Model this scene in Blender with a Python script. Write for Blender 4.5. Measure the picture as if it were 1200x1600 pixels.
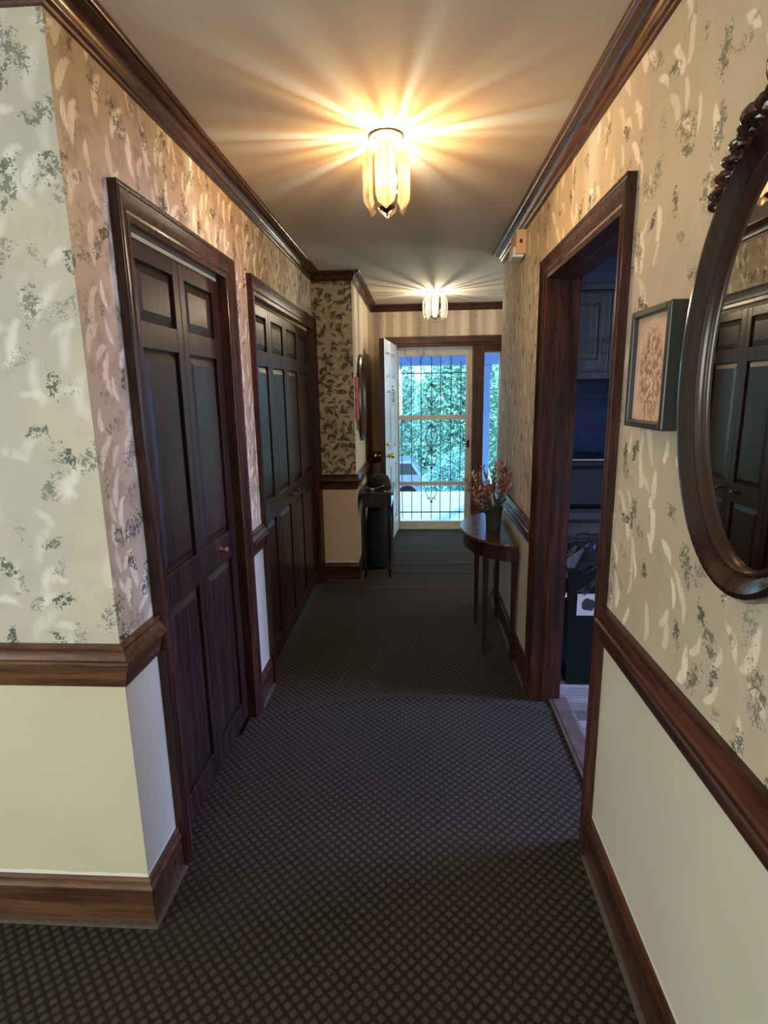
import bpy, bmesh, math, random
from mathutils import Vector, Matrix
R = math.radians
PI = math.pi
rnd = random.Random(7)
sc = bpy.context.scene
for o in list(bpy.data.objects):
    bpy.data.objects.remove(o)
C = sc.collection

# ------------------------------------------------------------------ camera
CAMH = 1.5536
cam_d = bpy.data.cameras.new('camera')
cam = bpy.data.objects.new('camera', cam_d)
C.objects.link(cam)
rot = Matrix(((0.998216, 0.003309, 0.059611), (0.05759, 0.209905, -0.976024), (-0.015743, 0.977716, 0.20934)))
m4 = rot.to_4x4()
m4.translation = Vector((0, 0, CAMH))
cam.matrix_world = m4
cam_d.sensor_fit = 'VERTICAL'
cam_d.sensor_height = 24.0
cam_d.sensor_width = 18.0
cam_d.lens = 880.37 / 1600 * 24.0
cam_d.clip_start = 0.02
cam_d.clip_end = 200
sc.camera = cam

# ------------------------------------------------------------------ colour management
sc.view_settings.view_transform = 'Standard'
sc.view_settings.look = 'None'
sc.view_settings.gamma = 1
sc.view_settings.use_curve_mapping = False
sc.view_settings.exposure = 0.0

# ------------------------------------------------------------------ world + daylight
W = bpy.data.worlds.new('sky')
sc.world = W
W.use_nodes = True
bg = W.node_tree.nodes['Background']
bg.inputs['Color'].default_value = (0.32, 0.72, 1.0, 1)
bg.inputs['Strength'].default_value = 4.2

def area(name, loc, rot_e, sx, sy, energy, col, spread=180):
    d = bpy.data.lights.new(name, 'AREA')
    d.shape = 'RECTANGLE'
    d.size, d.size_y, d.energy, d.color = sx, sy, energy, col
    d.spread = R(spread)
    o = bpy.data.objects.new(name, d)
    o.location = loc
    o.rotation_euler = rot_e
    C.objects.link(o)
    return o
# daylight entering by the kitchen window (far side of the kitchen, faces -X)
area('kitchen_daylight', (3.62, 2.42, 1.52), (0, R(66), 0), 1.0, 1.0, 72, (0.36, 0.46, 1.0), 96)
# daylight by the window of the room behind the camera
area('rear_daylight', (-1.3, -2.98, 1.45), (R(90), 0, 0), 1.8, 1.3, 68, (1.0, 0.92, 0.80))
# added fill behind an added side window, brightens the near right wall
area('side_fill', (-3.38, -.7, 1.45), (0, R(-90), 0), 1.2, 1.5, 46, (1.0, 0.93, 0.82))
# daylight from the living room window right of the foyer
area('living_daylight', (3.3, 5.2, 1.4), (0, R(90), 0), 1.2, 1.2, 26, (1.0, 0.84, 0.70))
sun_d = bpy.data.lights.new('sun', 'SUN')
sun_d.energy = 5
sun_d.angle = R(6)
sun_d.color = (0.8, 0.95, 1.0)
sun = bpy.data.objects.new('sun', sun_d)
sun.rotation_euler = (R(-38), R(22), 0)
C.objects.link(sun)

# ------------------------------------------------------------------ helpers
def tag(o, label=None, cat=None, group=None, kind=None):
    if label: o['label'] = label
    if cat: o['category'] = cat
    if group: o['group'] = group
    if kind: o['kind'] = kind
    return o

def empty(name, loc=(0, 0, 0), rz=0, label=None, cat=None, group=None, kind=None):
    o = bpy.data.objects.new(name, None)
    o.empty_display_size = 0.1
    o.location = loc
    o.rotation_euler = (0, 0, rz)
    C.objects.link(o)
    return tag(o, label, cat, group, kind)

class MB:
    def __init__(s):
        s.v = []; s.f = []; s.mi = []
    def add(s, vs, fs, m=0):
        b = len(s.v)
        s.v += [tuple(v) for v in vs]
        s.f += [tuple(i + b for i in f) for f in fs]
        s.mi += [m] * len(fs)
        return s
    def box(s, a, b, m=0, T=None):
        x0, y0, z0 = a; x1, y1, z1 = b
        vs = [(x0,y0,z0),(x1,y0,z0),(x1,y1,z0),(x0,y1,z0),(x0,y0,z1),(x1,y0,z1),(x1,y1,z1),(x0,y1,z1)]
        if T: vs = [T(*v) for v in vs]
        return s.add(vs, [(0,3,2,1),(4,5,6,7),(0,1,5,4),(1,2,6,5),(2,3,7,6),(3,0,4,7)], m)
    def quad(s, p, m=0):
        return s.add(p, [(0,1,2,3)], m)
    def frustum(s, a, b, ins, d, m=0, T=None):
        # raised field: rectangle a..b in (u,z) at v=0 rising to v=d after inset
        (u0, z0), (u1, z1) = a, b
        vs = [(u0,0,z0),(u1,0,z0),(u1,0,z1),(u0,0,z1),(u0+ins,d,z0+ins),(u1-ins,d,z0+ins),(u1-ins,d,z1-ins),(u0+ins,d,z1-ins)]
        if T: vs = [T(*v) for v in vs]
        return s.add(vs, [(4,5,6,7),(0,1,5,4),(1,2,6,5),(2,3,7,6),(3,0,4,7)], m)
    def tube(s, pts, rad, n=10, m=0, caps=True, closed=False):
        pts = [Vector(p) for p in pts]
        N = len(pts)
        if not hasattr(rad, '__len__'): rad = [rad] * N
        rings = []
        up = None
        for i, p in enumerate(pts):
            if closed: t = pts[(i+1) % N] - pts[i-1]
            else: t = pts[min(i+1, N-1)] - pts[max(i-1, 0)]
            if t.length < 1e-9: t = Vector((0,0,1))
            t.normalize()
            if up is None:
                up = Vector((0,0,1)) if abs(t.z) < .9 else Vector((1,0,0))
            a = t.cross(up)
            if a.length < 1e-6: a = t.cross(Vector((0,1,0)))
            a.normalize(); b = a.cross(t).normalized(); up = b
            rings.append([p + a*math.cos(2*PI*k/n)*rad[i] + b*math.sin(2*PI*k/n)*rad[i] for k in range(n)])
        vs = [v for r in rings for v in r]
        fs = []
        M = N if closed else N-1
        for i in range(M):
            for k in range(n):
                j = (i+1) % N
                fs.append((i*n+k, i*n+(k+1)%n, j*n+(k+1)%n, j*n+k))
        if caps and not closed:
            fs.append(tuple(range(n-1, -1, -1))); fs.append(tuple((N-1)*n+k for k in range(n)))
        return s.add(vs, fs, m)
    def lathe(s, prof, c=(0,0,0), n=32, m=0, sx=1, sy=1, ang=None):
        vs = []; fs = []
        for (r, z) in prof:
            for k in range(n):
                a = 2*PI*k/n
                vs.append((c[0]+r*sx*math.cos(a), c[1]+r*sy*math.sin(a), c[2]+z))
        for i in range(len(prof)-1):
            for k in range(n):
                fs.append((i*n+k, i*n+(k+1)%n, (i+1)*n+(k+1)%n, (i+1)*n+k))
        fs.append(tuple(range(n-1,-1,-1))); fs.append(tuple((len(prof)-1)*n+k for k in range(n)))
        return s.add(vs, fs, m)
    def sphere(s, c, r, m=0, n=14, sc3=(1,1,1)):
        prof = []
        h = n//2
        for i in range(h+1):
            a = -PI/2 + PI*i/h
            prof.append((max(1e-5, r*math.cos(a)), r*math.sin(a)))
        b = len(s.v)
        s.lathe(prof, (0,0,0), n, m)
        for i in range(b, len(s.v)):
            v = s.v[i]; s.v[i] = (c[0]+v[0]*sc3[0], c[1]+v[1]*sc3[1], c[2]+v[2]*sc3[2])
        return s
    def poly_prism(s, pts, a, b, axis='z', m=0):
        # pts 2D; extruded along axis from a to b
        def P(p, t):
            if axis == 'z': return (p[0], p[1], t)
            if axis == 'x': return (t, p[0], p[1])
            return (p[0], t, p[1])
        n = len(pts)
        vs = [P(p, a) for p in pts] + [P(p, b) for p in pts]
        fs = [tuple(range(n-1,-1,-1)), tuple(range(n, 2*n))] + [(i, (i+1)%n, n+(i+1)%n, n+i) for i in range(n)]
        return s.add(vs, fs, m)
    def sweep(s, prof, path, side=1, m=0, closed=False):
        # prof [(off,z)] closed outline; path [(x,y)]; offset to the left (side=1) or right (-1) of travel, mitred
        P = [Vector(p) for p in path]
        N = len(P); n = len(prof)
        vs = []
        for i in range(N):
            if closed or 0 < i < N-1:
                d0 = (P[i]-P[i-1]).normalized(); d1 = (P[(i+1)%N]-P[i]).normalized()
            elif i == 0: d0 = d1 = (P[1]-P[0]).normalized()
            else: d0 = d1 = (P[-1]-P[-2]).normalized()
            n0 = Vector((-d0.y, d0.x))*side; n1 = Vector((-d1.y, d1.x))*side
            mm = (n0+n1); mm.normalize()
            k = 1/max(.2, mm.dot(n0))
            for (o, z) in prof:
                q = P[i] + mm*k*o
                vs.append((q.x, q.y, z))
        fs = []
        for i in range(N if closed else N-1):
            j = (i+1) % N
            for k in range(n):
                fs.append((i*n+k, i*n+(k+1)%n, j*n+(k+1)%n, j*n+k))
        if not closed:
            fs.append(tuple(range(n-1,-1,-1))); fs.append(tuple((N-1)*n+k for k in range(n)))
        return s.add(vs, fs, m)
    def build(s, name, mats, parent=None, smooth=False, bevel=0, kind=None, label=None):
        me = bpy.data.meshes.new(name)
        me.from_pydata(s.v, [], s.f)
        if not isinstance(mats, (list, tuple)): mats = [mats]
        for x in mats: me.materials.append(x)
        me.polygons.foreach_set('material_index', s.mi)
        bm = bmesh.new(); bm.from_mesh(me)
        bmesh.ops.recalc_face_normals(bm, faces=bm.faces)
        bm.to_mesh(me); bm.free()
        if smooth:
            me.polygons.foreach_set('use_smooth', [True]*len(me.polygons))
            try: me.set_sharp_from_angle(angle=R(38))
            except Exception: pass
        me.update()
        o = bpy.data.objects.new(name, me)
        C.objects.link(o)
        if parent: o.parent = parent
        if bevel:
            b = o.modifiers.new('bevel', 'BEVEL'); b.width = bevel; b.segments = 2; b.limit_method = 'ANGLE'; b.angle_limit = R(40)
        tag(o, label, None, None, kind)
        return o

def copy_tree(o, parent=None):
    c = o.copy(); C.objects.link(c); c.parent = parent
    for ch in list(o.children): copy_tree(ch, c)
    return c

# ------------------------------------------------------------------ material helpers
class NT:
    def __init__(s, name):
        s.m = bpy.data.materials.new(name); s.m.use_nodes = True
        s.t = s.m.node_tree; s.t.nodes.clear()
        s.out = s.t.nodes.new('ShaderNodeOutputMaterial')
    def n(s, typ, **kw):
        nd = s.t.nodes.new('ShaderNode' + typ)
        for k, v in kw.items():
            if k.startswith('i_'):
                key = k[2:]
                key = int(key) if key.isdigit() else key.replace('_', ' ')
                s.set(nd.inputs[key], v)
            else: setattr(nd, k, v)
        return nd
    def set(s, sock, v):
        if hasattr(v, 'links') or isinstance(v, bpy.types.NodeSocket): s.t.links.new(v, sock)
        else:
            if isinstance(v, (tuple, list)) and len(v) == 3 and sock.type == 'RGBA': v = (*v, 1)
            sock.default_value = v
    def math(s, op, a, b=None, c=None, clamp=False):
        nd = s.n('Math', operation=op, use_clamp=clamp)
        s.set(nd.inputs[0], a)
        if b is not None: s.set(nd.inputs[1], b)
        if c is not None: s.set(nd.inputs[2], c)
        return nd.outputs[0]
    def vmath(s, op, a, b=None, scale=None):
        nd = s.n('VectorMath', operation=op)
        s.set(nd.inputs[0], a)
        if b is not None: s.set(nd.inputs[1], b)
        if scale is not None: s.set(nd.inputs['Scale'], scale)
        return nd.outputs[0]
    def mix(s, f, a, b):
        nd = s.n('Mix', data_type='RGBA')
        s.set(nd.inputs[0], f); s.set(nd.inputs[6], a); s.set(nd.inputs[7], b)
        return nd.outputs[2]
    def step(s, x, lo, hi, a=0., b=1.):
        nd = s.n('MapRange', clamp=True, interpolation_type='SMOOTHSTEP')
        s.set(nd.inputs[0], x); s.set(nd.inputs[1], lo); s.set(nd.inputs[2], hi); s.set(nd.inputs[3], a); s.set(nd.inputs[4], b)
        return nd.outputs[0]
    def noise(s, vec, scale, detail=2, rough=.5, out=0):
        nd = s.n('TexNoise', i_Vector=vec, i_Scale=scale, i_Detail=detail, i_Roughness=rough)
        return nd.outputs[out]
    def xyz(s, v):
        return s.n('SeparateXYZ', i_0=v).outputs
    def comb(s, x, y, z=0.):
        return s.n('CombineXYZ', i_0=x, i_1=y, i_2=z).outputs[0]
    def pos(s): return s.n('NewGeometry').outputs['Position']
    def obj(s): return s.n('TexCoord').outputs['Object']
    def principled(s, **kw):
        p = s.n('BsdfPrincipled')
        for k, v in kw.items():
            s.set(p.inputs[k.replace('_', ' ')], v)
        s.t.links.new(p.outputs[0], s.out.inputs[0])
        return p

def simple(name, col, rough=.5, metal=0, spec=.5, coat=0, noise=0, nscale=8, bump=0, bscale=60):
    t = NT(name)
    c = col
    if noise:
        nz = t.noise(t.obj(), nscale, 4)
        c = t.mix(t.step(nz, .3, .7), tuple(x*(1-noise) for x in col), tuple(min(1, x*(1+noise)) for x in col))
    p = t.principled(Base_Color=c, Roughness=rough, Metallic=metal, Specular_IOR_Level=spec, Coat_Weight=coat, Coat_Roughness=.12)
    if bump:
        b = t.n('Bump', i_Strength=bump, i_Distance=.004, i_Height=t.noise(t.obj(), bscale, 3))
        t.set(p.inputs['Normal'], b.outputs[0])
    return t.m

def wood(name, dark, light, rough=.36, axis=2, gscale=1.0, coat=.08):
    t = NT(name)
    o = t.pos()
    sc3 = [22*gscale]*3; sc3[axis] = 1.6*gscale
    v = t.vmath('MULTIPLY', o, tuple(sc3))
    n1 = t.noise(v, 1.6, 6, .62)
    n2 = t.noise(t.vmath('MULTIPLY', o, tuple(k*3.2 for k in sc3)), 2.2, 3, .6)
    f = t.math('ADD', t.math('MULTIPLY', n1, .7), t.math('MULTIPLY', n2, .3))
    c = t.mix(t.step(f, .36, .66), dark, light)
    blot = t.noise(o, 3.0, 3)
    c = t.mix(t.step(blot, .35, .75, 0., .35), c, tuple(x*.6 for x in dark))
    p = t.principled(Base_Color=c, Roughness=t.step(n2, .3, .7, rough-.05, rough+.1), Specular_IOR_Level=.32, Coat_Weight=coat, Coat_Roughness=.18)
    b = t.n('Bump', i_Strength=.12, i_Distance=.001, i_Height=n2)
    t.set(p.inputs['Normal'], b.outputs[0])
    return t.m

def rot_local(t, v, ang):
    x, y, _ = t.xyz(v)
    c = t.math('COSINE', ang); s_ = t.math('SINE', ang)
    return (t.math('ADD', t.math('MULTIPLY', x, c), t.math('MULTIPLY', y, s_)),
            t.math('SUBTRACT', t.math('MULTIPLY', y, c), t.math('MULTIPLY', x, s_)))

def wall_uv(t):
    x, y, z = t.xyz(t.pos())
    return t.math('ADD', x, t.math('MULTIPLY', y, 1.0)), z

def blobs(t, uv, scale, dens, a_mid, a_var, lx, ly, soft=.25, off=(0,0,0), curve=0.):
    """painted dabs: one per Voronoi cell, turned by its own angle; returns mask 0..1"""
    v = t.vmath('SCALE', t.vmath('ADD', uv, off), scale=scale)
    w = t.vmath('ADD', v, t.vmath('SCALE', t.vmath('SUBTRACT', t.noise(v, 2.3, 2, .5, out=1), (.5,.5,.5)), scale=.22))
    vo = t.n('TexVoronoi', voronoi_dimensions='2D', i_Vector=w, i_Scale=1.0, i_Randomness=.85)
    d = t.vmath('SUBTRACT', w, vo.outputs['Position'])
    r, g, b = t.xyz(vo.outputs['Color'])
    ang = t.math('ADD', a_mid, t.math('MULTIPLY', t.math('SUBTRACT', r, .5), a_var))
    lxv, lyv = rot_local(t, d, ang)
    if curve: lyv = t.math('ADD', lyv, t.math('MULTIPLY', t.math('MULTIPLY', lxv, lxv), curve))
    e = t.math('SQRT', t.math('ADD', t.math('POWER', t.math('ABSOLUTE', t.math('DIVIDE', lxv, lx)), 2.), t.math('POWER', t.math('ABSOLUTE', t.math('DIVIDE', lyv, ly)), 2.)))
    m = t.step(e, 1.0-soft, 1.0+soft, 1., 0.)
    on = t.math('LESS_THAN', g, dens)
    return t.math('MULTIPLY', m, on), b

def sponge_paper(name, base, base2, white, green, dark=(0.03,0.05,0.035), sd=.62, sa=.85, soft=.12, tan=.38, gd=1., smear=False):
    """sponged wallpaper: sd/sa density and strength of the pale strokes, tan the tonal sponge patches, gd the amount of green"""
    t = NT(name)
    u, z = wall_uv(t)
    uv = t.comb(u, z, 0.)
    big = t.noise(uv, 2.2, 2)
    c = t.mix(t.step(big, .35, .65), base, base2)
    # sponged tonal patches
    for k, (s_, off) in enumerate(((9.5, (3.1,1.7,0)), (13., (8.1,3.7,0)))):
        pm, pb = blobs(t, uv, s_, .6, 1.2, 2.2, .44, .26, .35, off)
        rag = t.step(t.noise(uv, 45, 3, .7), .36, .56)
        c = t.mix(t.math('MULTIPLY', t.math('MULTIPLY', pm, rag), tan), c, tuple(x*.70 for x in base))
    # pale brush strokes, two sizes
    fray = t.noise(t.vmath('MULTIPLY', uv, (75., 16., 1.)), 1.0, 4, .75)
    mid = .15 if smear else 1.40
    for (s_, de, lx, ly, off, av) in ((8.5, sd, .47, .115, (0,0,0), 1.1), (13., sd*.75, .46, .13, (6.6,2.3,0), 1.8)):
        wm, wb = blobs(t, uv, s_, de, mid if s_ > 10 else 1.40, av, lx, ly, soft*2.2, off, .45)
        wm = t.math('MULTIPLY', wm, t.step(fray, .28, .50))
        c = t.mix(t.math('MULTIPLY', wm, t.step(wb, 0., 1., sa*.55, sa)), c, white)
    # green grey speckled clusters
    sp = t.noise(uv, 190, 3, .7)
    sp2 = t.noise(uv, 62, 2, .6)
    for (s_, de, off, tone, thr) in ((7.4, .55*gd, (5.3,2.2,0), green, .0), (10.5, .42*gd, (1.3,7.2,0), dark, -.012), (5.6, .40*gd, (9.3,4.2,0), green, .008)):
        gm, gb = blobs(t, uv, s_, de, 1.3, 2.2, .40, .20, .7, off)
        k = t.math('ADD', t.math('MULTIPLY', gm, .20), t.math('ADD', t.math('MULTIPLY', sp, .5), t.math('MULTIPLY', sp2, .5)))
        k = t.math('SUBTRACT', k, t.math('MULTIPLY', gb, .055))
        k = t.step(k, .655 + thr, .69 + thr)
        k = t.math('MULTIPLY', k, t.step(gm, .05, .35))
        c = t.mix(t.math('MULTIPLY', k, t.step(gb, 0., 1., .92, .5)), c, tone)
    t.principled(Base_Color=c, Roughness=.62, Specular_IOR_Level=.3)
    return t.m

def dense_paper():
    t = NT('leafy_wallpaper')
    u, z = wall_uv(t)
    uv = t.comb(u, z, 0.)
    c = t.mix(t.step(t.noise(uv, 5, 2), .35, .65), (.40,.33,.21), (.50,.42,.28))
    wm, wb = blobs(t, uv, 16, .7, .6, 2.4, .42, .16, .2, (0,0,0), .9)
    c = t.mix(t.math('MULTIPLY', wm, .5), c, (.62,.54,.38))
    for (s_, de, off, lx, ly, tone) in ((11, .80, (2.2,1.1,0), .38, .20, (.022,.026,.016)), (16, .75, (7.2,3.4,0), .42, .17, (.03,.034,.02)), (16, .6, (4.2,9.4,0), .42, .16, (.12,.11,.07))):
        gm, gb = blobs(t, uv, s_, de, .5, 2.6, lx, ly, .3, off, .7)
        br = t.step(t.noise(uv, 110, 2, .6), .36, .46)
        c = t.mix(t.math('MULTIPLY', t.math('MULTIPLY', gm, br), .9), c, tone)
    t.principled(Base_Color=c, Roughness=.6, Specular_IOR_Level=.3)
    return t.m

def stripe_paper():
    t = NT('striped_wallpaper')
    u, z = wall_uv(t)
    s1 = t.noise(t.comb(u, 0., 0.), 26, 3, .7)
    s2 = t.math('SINE', t.math('MULTIPLY', u, 44.))
    k = t.math('ADD', t.math('MULTIPLY', s1, .8), t.math('MULTIPLY', s2, .14))
    c = t.mix(t.step(k, .25, .6), (.50,.38,.27), (.72,.60,.46))
    fine = t.math('SINE', t.math('MULTIPLY', u, 310.))
    c = t.mix(t.step(fine, .75, 1., 0., .22), c, (.42,.33,.25))
    uv = t.comb(u, z, 0.)
    gm, gb = blobs(t, uv, 13, .45, .9, 3., .22, .12, .3, (2,4,0))
    sp = t.step(t.noise(uv, 120, 2), .44, .54)
    c = t.mix(t.math('MULTIPLY', t.math('MULTIPLY', gm, sp), .55), c, (.32,.24,.18))
    t.principled(Base_Color=c, Roughness=.6, Specular_IOR_Level=.3)
    return t.m

def wainscot_paint(name, col):
    t = NT(name)
    u, z = wall_uv(t)
    wav = t.noise(t.comb(u, 0., 0.), 7., 3, .55)
    edge = t.math('ADD', .158, t.math('MULTIPLY', wav, .022))
    k = t.math('LESS_THAN', z, edge)
    c = t.mix(t.step(t.noise(t.comb(u, z), 3, 3), .3, .7), col, tuple(x*.94 for x in col))
    c = t.mix(t.math('MULTIPLY', k, .85), c, (.80,.78,.70))
    p = t.principled(Base_Color=c, Roughness=.5, Specular_IOR_Level=.35)
    b = t.n('Bump', i_Strength=.08, i_Distance=.002, i_Height=t.noise(t.pos(), 220, 2))
    t.set(p.inputs['Normal'], b.outputs[0])
    return t.m

def carpet_mat():
    t = NT('lattice_carpet')
    x, y, z = t.xyz(t.pos())
    wob = t.math('MULTIPLY', t.noise(t.pos(), 9., 2), .006)
    x = t.math('ADD', x, wob)
    P = .0265
    a = t.math('MULTIPLY', t.math('ADD', x, y), .7071/P)
    b = t.math('MULTIPLY', t.math('SUBTRACT', x, y), .7071/P)
    def tri(v):
        f = t.math('FRACT', v)
        return t.math('ABSOLUTE', t.math('SUBTRACT', f, .5))      # 0.5 at the line, 0 mid cell
    ta, tb = tri(a), tri(b)
    d = t.math('POWER', t.math('ADD', t.math('POWER', ta, 3.), t.math('POWER', tb, 3.)), .3333)
    d = t.math('ADD', d, t.math('MULTIPLY', t.math('SUBTRACT', t.noise(t.pos(), 130, 2, .6), .5), .16))
    line = t.step(d, .20, .46)
    fl = t.noise(t.pos(), 620, 2, .7)
    c_dot = t.mix(t.step(fl, .35, .65), (.036,.026,.017), (.092,.069,.045))
    c_ln = t.mix(t.step(fl, .35, .65), (.008,.005,.0035), (.020,.014,.010))
    c = t.mix(line, c_dot, c_ln)
    big = t.noise(t.pos(), 1.7, 3)
    c = t.mix(t.step(big, .4, .7, 0., .3), c, (.024,.018,.012))
    p = t.principled(Base_Color=c, Roughness=.85, Specular_IOR_Level=.16, Sheen_Weight=.05)
    h = t.math('ADD', t.math('MULTIPLY', t.math('SUBTRACT', 1., line), .8), t.math('MULTIPLY', fl, .5))
    bb = t.n('Bump', i_Strength=.55, i_Distance=.003, i_Height=h)
    t.set(p.inputs['Normal'], bb.outputs[0])
    return t.m

def plank_mat():
    t = NT('kitchen_plank_floor')
    x, y, z = t.xyz(t.pos())
    row = t.math('FLOOR', t.math('DIVIDE', y, .075))
    r = t.n('TexWhiteNoise', noise_dimensions='1D', i_W=row)
    g = t.noise(t.comb(t.math('ADD', t.math('MULTIPLY', x, 4.), t.math('MULTIPLY', row, 5.3)), t.math('MULTIPLY', y, 60.)), 1., 4, .6)
    f = t.math('ADD', t.math('MULTIPLY', g, .6), t.math('MULTIPLY', r.outputs[0], .5))
    c = t.mix(t.step(f, .25, .85), (.10,.085,.075), (.36,.33,.30))
    gap = t.math('LESS_THAN', t.math('FRACT', t.math('DIVIDE', y, .075)), .04)
    c = t.mix(gap, c, (.03,.025,.02))
    t.principled(Base_Color=c, Roughness=.38)
    return t.m

def clear_glass(name, tint=(1,1,1), refl=.08, rough=0.):
    t = NT(name)
    tr = t.n('BsdfTransparent', i_Color=(*tint, 1))
    gl = t.n('BsdfGlossy', i_Color=(1,1,1,1), i_Roughness=rough)
    fr = t.n('Fresnel', i_IOR=1.45)
    mx = t.n('MixShader')
    t.set(mx.inputs[0], t.math('MULTIPLY', fr.outputs[0], refl/.08))
    t.t.links.new(tr.outputs[0], mx.inputs[1]); t.t.links.new(gl.outputs[0], mx.inputs[2])
    t.t.links.new(mx.outputs[0], t.out.inputs[0])
    return t.m

def lamp_glass(name, amber, pale, nf, diff=.1):
    """lamp glass: tint banded round the axis, added to cast streaks on the ceiling"""
    t = NT(name)
    x, y, z = t.xyz(t.obj())
    ang = t.math('ARCTAN2', y, x)
    fl = t.math('SINE', t.math('MULTIPLY', ang, nf))
    nz = t.noise(t.comb(t.math('MULTIPLY', ang, 3.), 0.), 2.0, 2)
    k = t.math('ADD', t.math('MULTIPLY', fl, .5), t.math('MULTIPLY', t.math('SUBTRACT', nz, .5), 1.2))
    c = t.mix(t.step(k, -.5, .1), amber, pale)  # dark and pale tint bands shaped to throw light streaks overhead
    tr = t.n('BsdfTransparent'); t.set(tr.inputs[0], c)
    gl = t.n('BsdfGlossy', i_Roughness=.05)
    df = t.n('BsdfTranslucent'); t.set(df.inputs[0], pale)
    m1 = t.n('MixShader', i_0=diff); t.t.links.new(tr.outputs[0], m1.inputs[1]); t.t.links.new(df.outputs[0], m1.inputs[2])
    m2 = t.n('MixShader'); lw = t.n('LayerWeight', i_Blend=.35)
    t.set(m2.inputs[0], t.math('MULTIPLY', lw.outputs['Facing'], .45))
    t.t.links.new(m1.outputs[0], m2.inputs[1]); t.t.links.new(gl.outputs[0], m2.inputs[2])
    t.t.links.new(m2.outputs[0], t.out.inputs[0])
    return t.m

def bulb_mat(name, col, strength):
    t = NT(name)
    tr = t.n('BsdfTransparent'); em = t.n('Emission', i_Strength=strength); t.set(em.inputs[0], col)
    mx = t.n('MixShader', i_0=.35)
    t.t.links.new(tr.outputs[0], mx.inputs[1]); t.t.links.new(em.outputs[0], mx.inputs[2])
    t.t.links.new(mx.outputs[0], t.out.inputs[0])
    return t.m

M = {}
M['paper'] = sponge_paper('sponged_wallpaper', (.50,.43,.31), (.57,.49,.36), (.88,.81,.63), (.14,.15,.11), (.05,.07,.05), .50, .95, .10, .16, .85)
M['paper_l'] = sponge_paper('sponged_wallpaper_dense', (.52,.42,.29), (.60,.50,.35), (.96,.88,.70), (.12,.13,.10), (.05,.06,.045), .92, 1., .10, .60, 1.)
M['dense'] = dense_paper()
M['stripe'] = stripe_paper()
M['paint'] = wainscot_paint('cream_wall_paint', (.64,.61,.48))
M['foyer_paint'] = wainscot_paint('foyer_wall_paint', (.68,.53,.36))
M['ceil'] = simple('ceiling_paint', (.63,.57,.48), .85, noise=.03, nscale=2, spec=.2)
M['carpet'] = carpet_mat()
M['plank'] = plank_mat()
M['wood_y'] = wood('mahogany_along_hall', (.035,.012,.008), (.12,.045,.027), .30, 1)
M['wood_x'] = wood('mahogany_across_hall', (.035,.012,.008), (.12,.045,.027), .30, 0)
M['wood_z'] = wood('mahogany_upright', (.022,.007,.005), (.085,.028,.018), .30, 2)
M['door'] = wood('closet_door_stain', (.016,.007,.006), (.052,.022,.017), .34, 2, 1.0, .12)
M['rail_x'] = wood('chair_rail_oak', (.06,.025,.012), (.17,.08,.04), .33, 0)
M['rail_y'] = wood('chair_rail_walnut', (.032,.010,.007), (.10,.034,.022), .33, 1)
M['edge'] = simple('carpet_edge_strip', (.075,.058,.044), .8, noise=.2, nscale=60)
M['track'] = simple('brass_toned_track', (.90,.66,.30), .5, 0)
M['gap'] = simple('dark_gap', (.008,.006,.005), .9)
M['almond'] = simple('almond_aluminium', (.62,.54,.43), .4, noise=.03)
M['bluepaint'] = simple('pale_blue_door_paint', (.60,.68,.80), .4, noise=.03)
M['groove'] = simple('blue_door_groove', (.16,.22,.34), .5)
M['iron'] = simple('black_wrought_iron', (.02,.022,.03), .5)
M['brass'] = simple('polished_brass', (.85,.66,.34), .18, 1)
M['bronze'] = simple('aged_bronze', (.16,.10,.055), .35, 1)
M['silver'] = simple('polished_nickel', (.85,.85,.88), .12, 1)
M['copper'] = simple('copper_knob', (.75,.33,.22), .3, 1)
M['black'] = simple('black_plastic', (.006,.006,.007), .4, spec=.25)
M['bag'] = simple('black_bin_liner', (.01,.011,.014), .12, coat=.6)
M['glass'] = clear_glass('window_glass')
M['mirror'] = simple('silvered_mirror', (.80,.80,.76), .015, 1)
M['porch'] = simple('porch_slab', (.42,.56,.60), .7, noise=.12, nscale=3)
M['white'] = simple('white_paint', (.8,.8,.78), .45)
def cabinet_mat():
    return wood('grey_brown_cabinet', (.05,.047,.042), (.095,.088,.08), .5, 2, 1.0, 0)
M['cab'] = cabinet_mat()

XL, XR = -0.80, 0.575
Y0, YJ, XJ, YE, YR = 1.365, 4.50, -0.496, 6.25, 4.035
H = 2.44
ZB, ZR0, ZR1, ZC = .157, .779, .902, 2.372
TW = .13
D1, D2 = 1.72, 2.665      # kitchen doorway opening

# ------------------------------------------------------------------ structure: walls
def wall(name, quads, mats, kind='structure'):
    """quads: list of (corner pts, material index)"""
    b = MB()
    for q in quads: b.box(q[0], q[1], q[2])
    return b.build(name, mats, kind=kind)
ZM = .84
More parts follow.
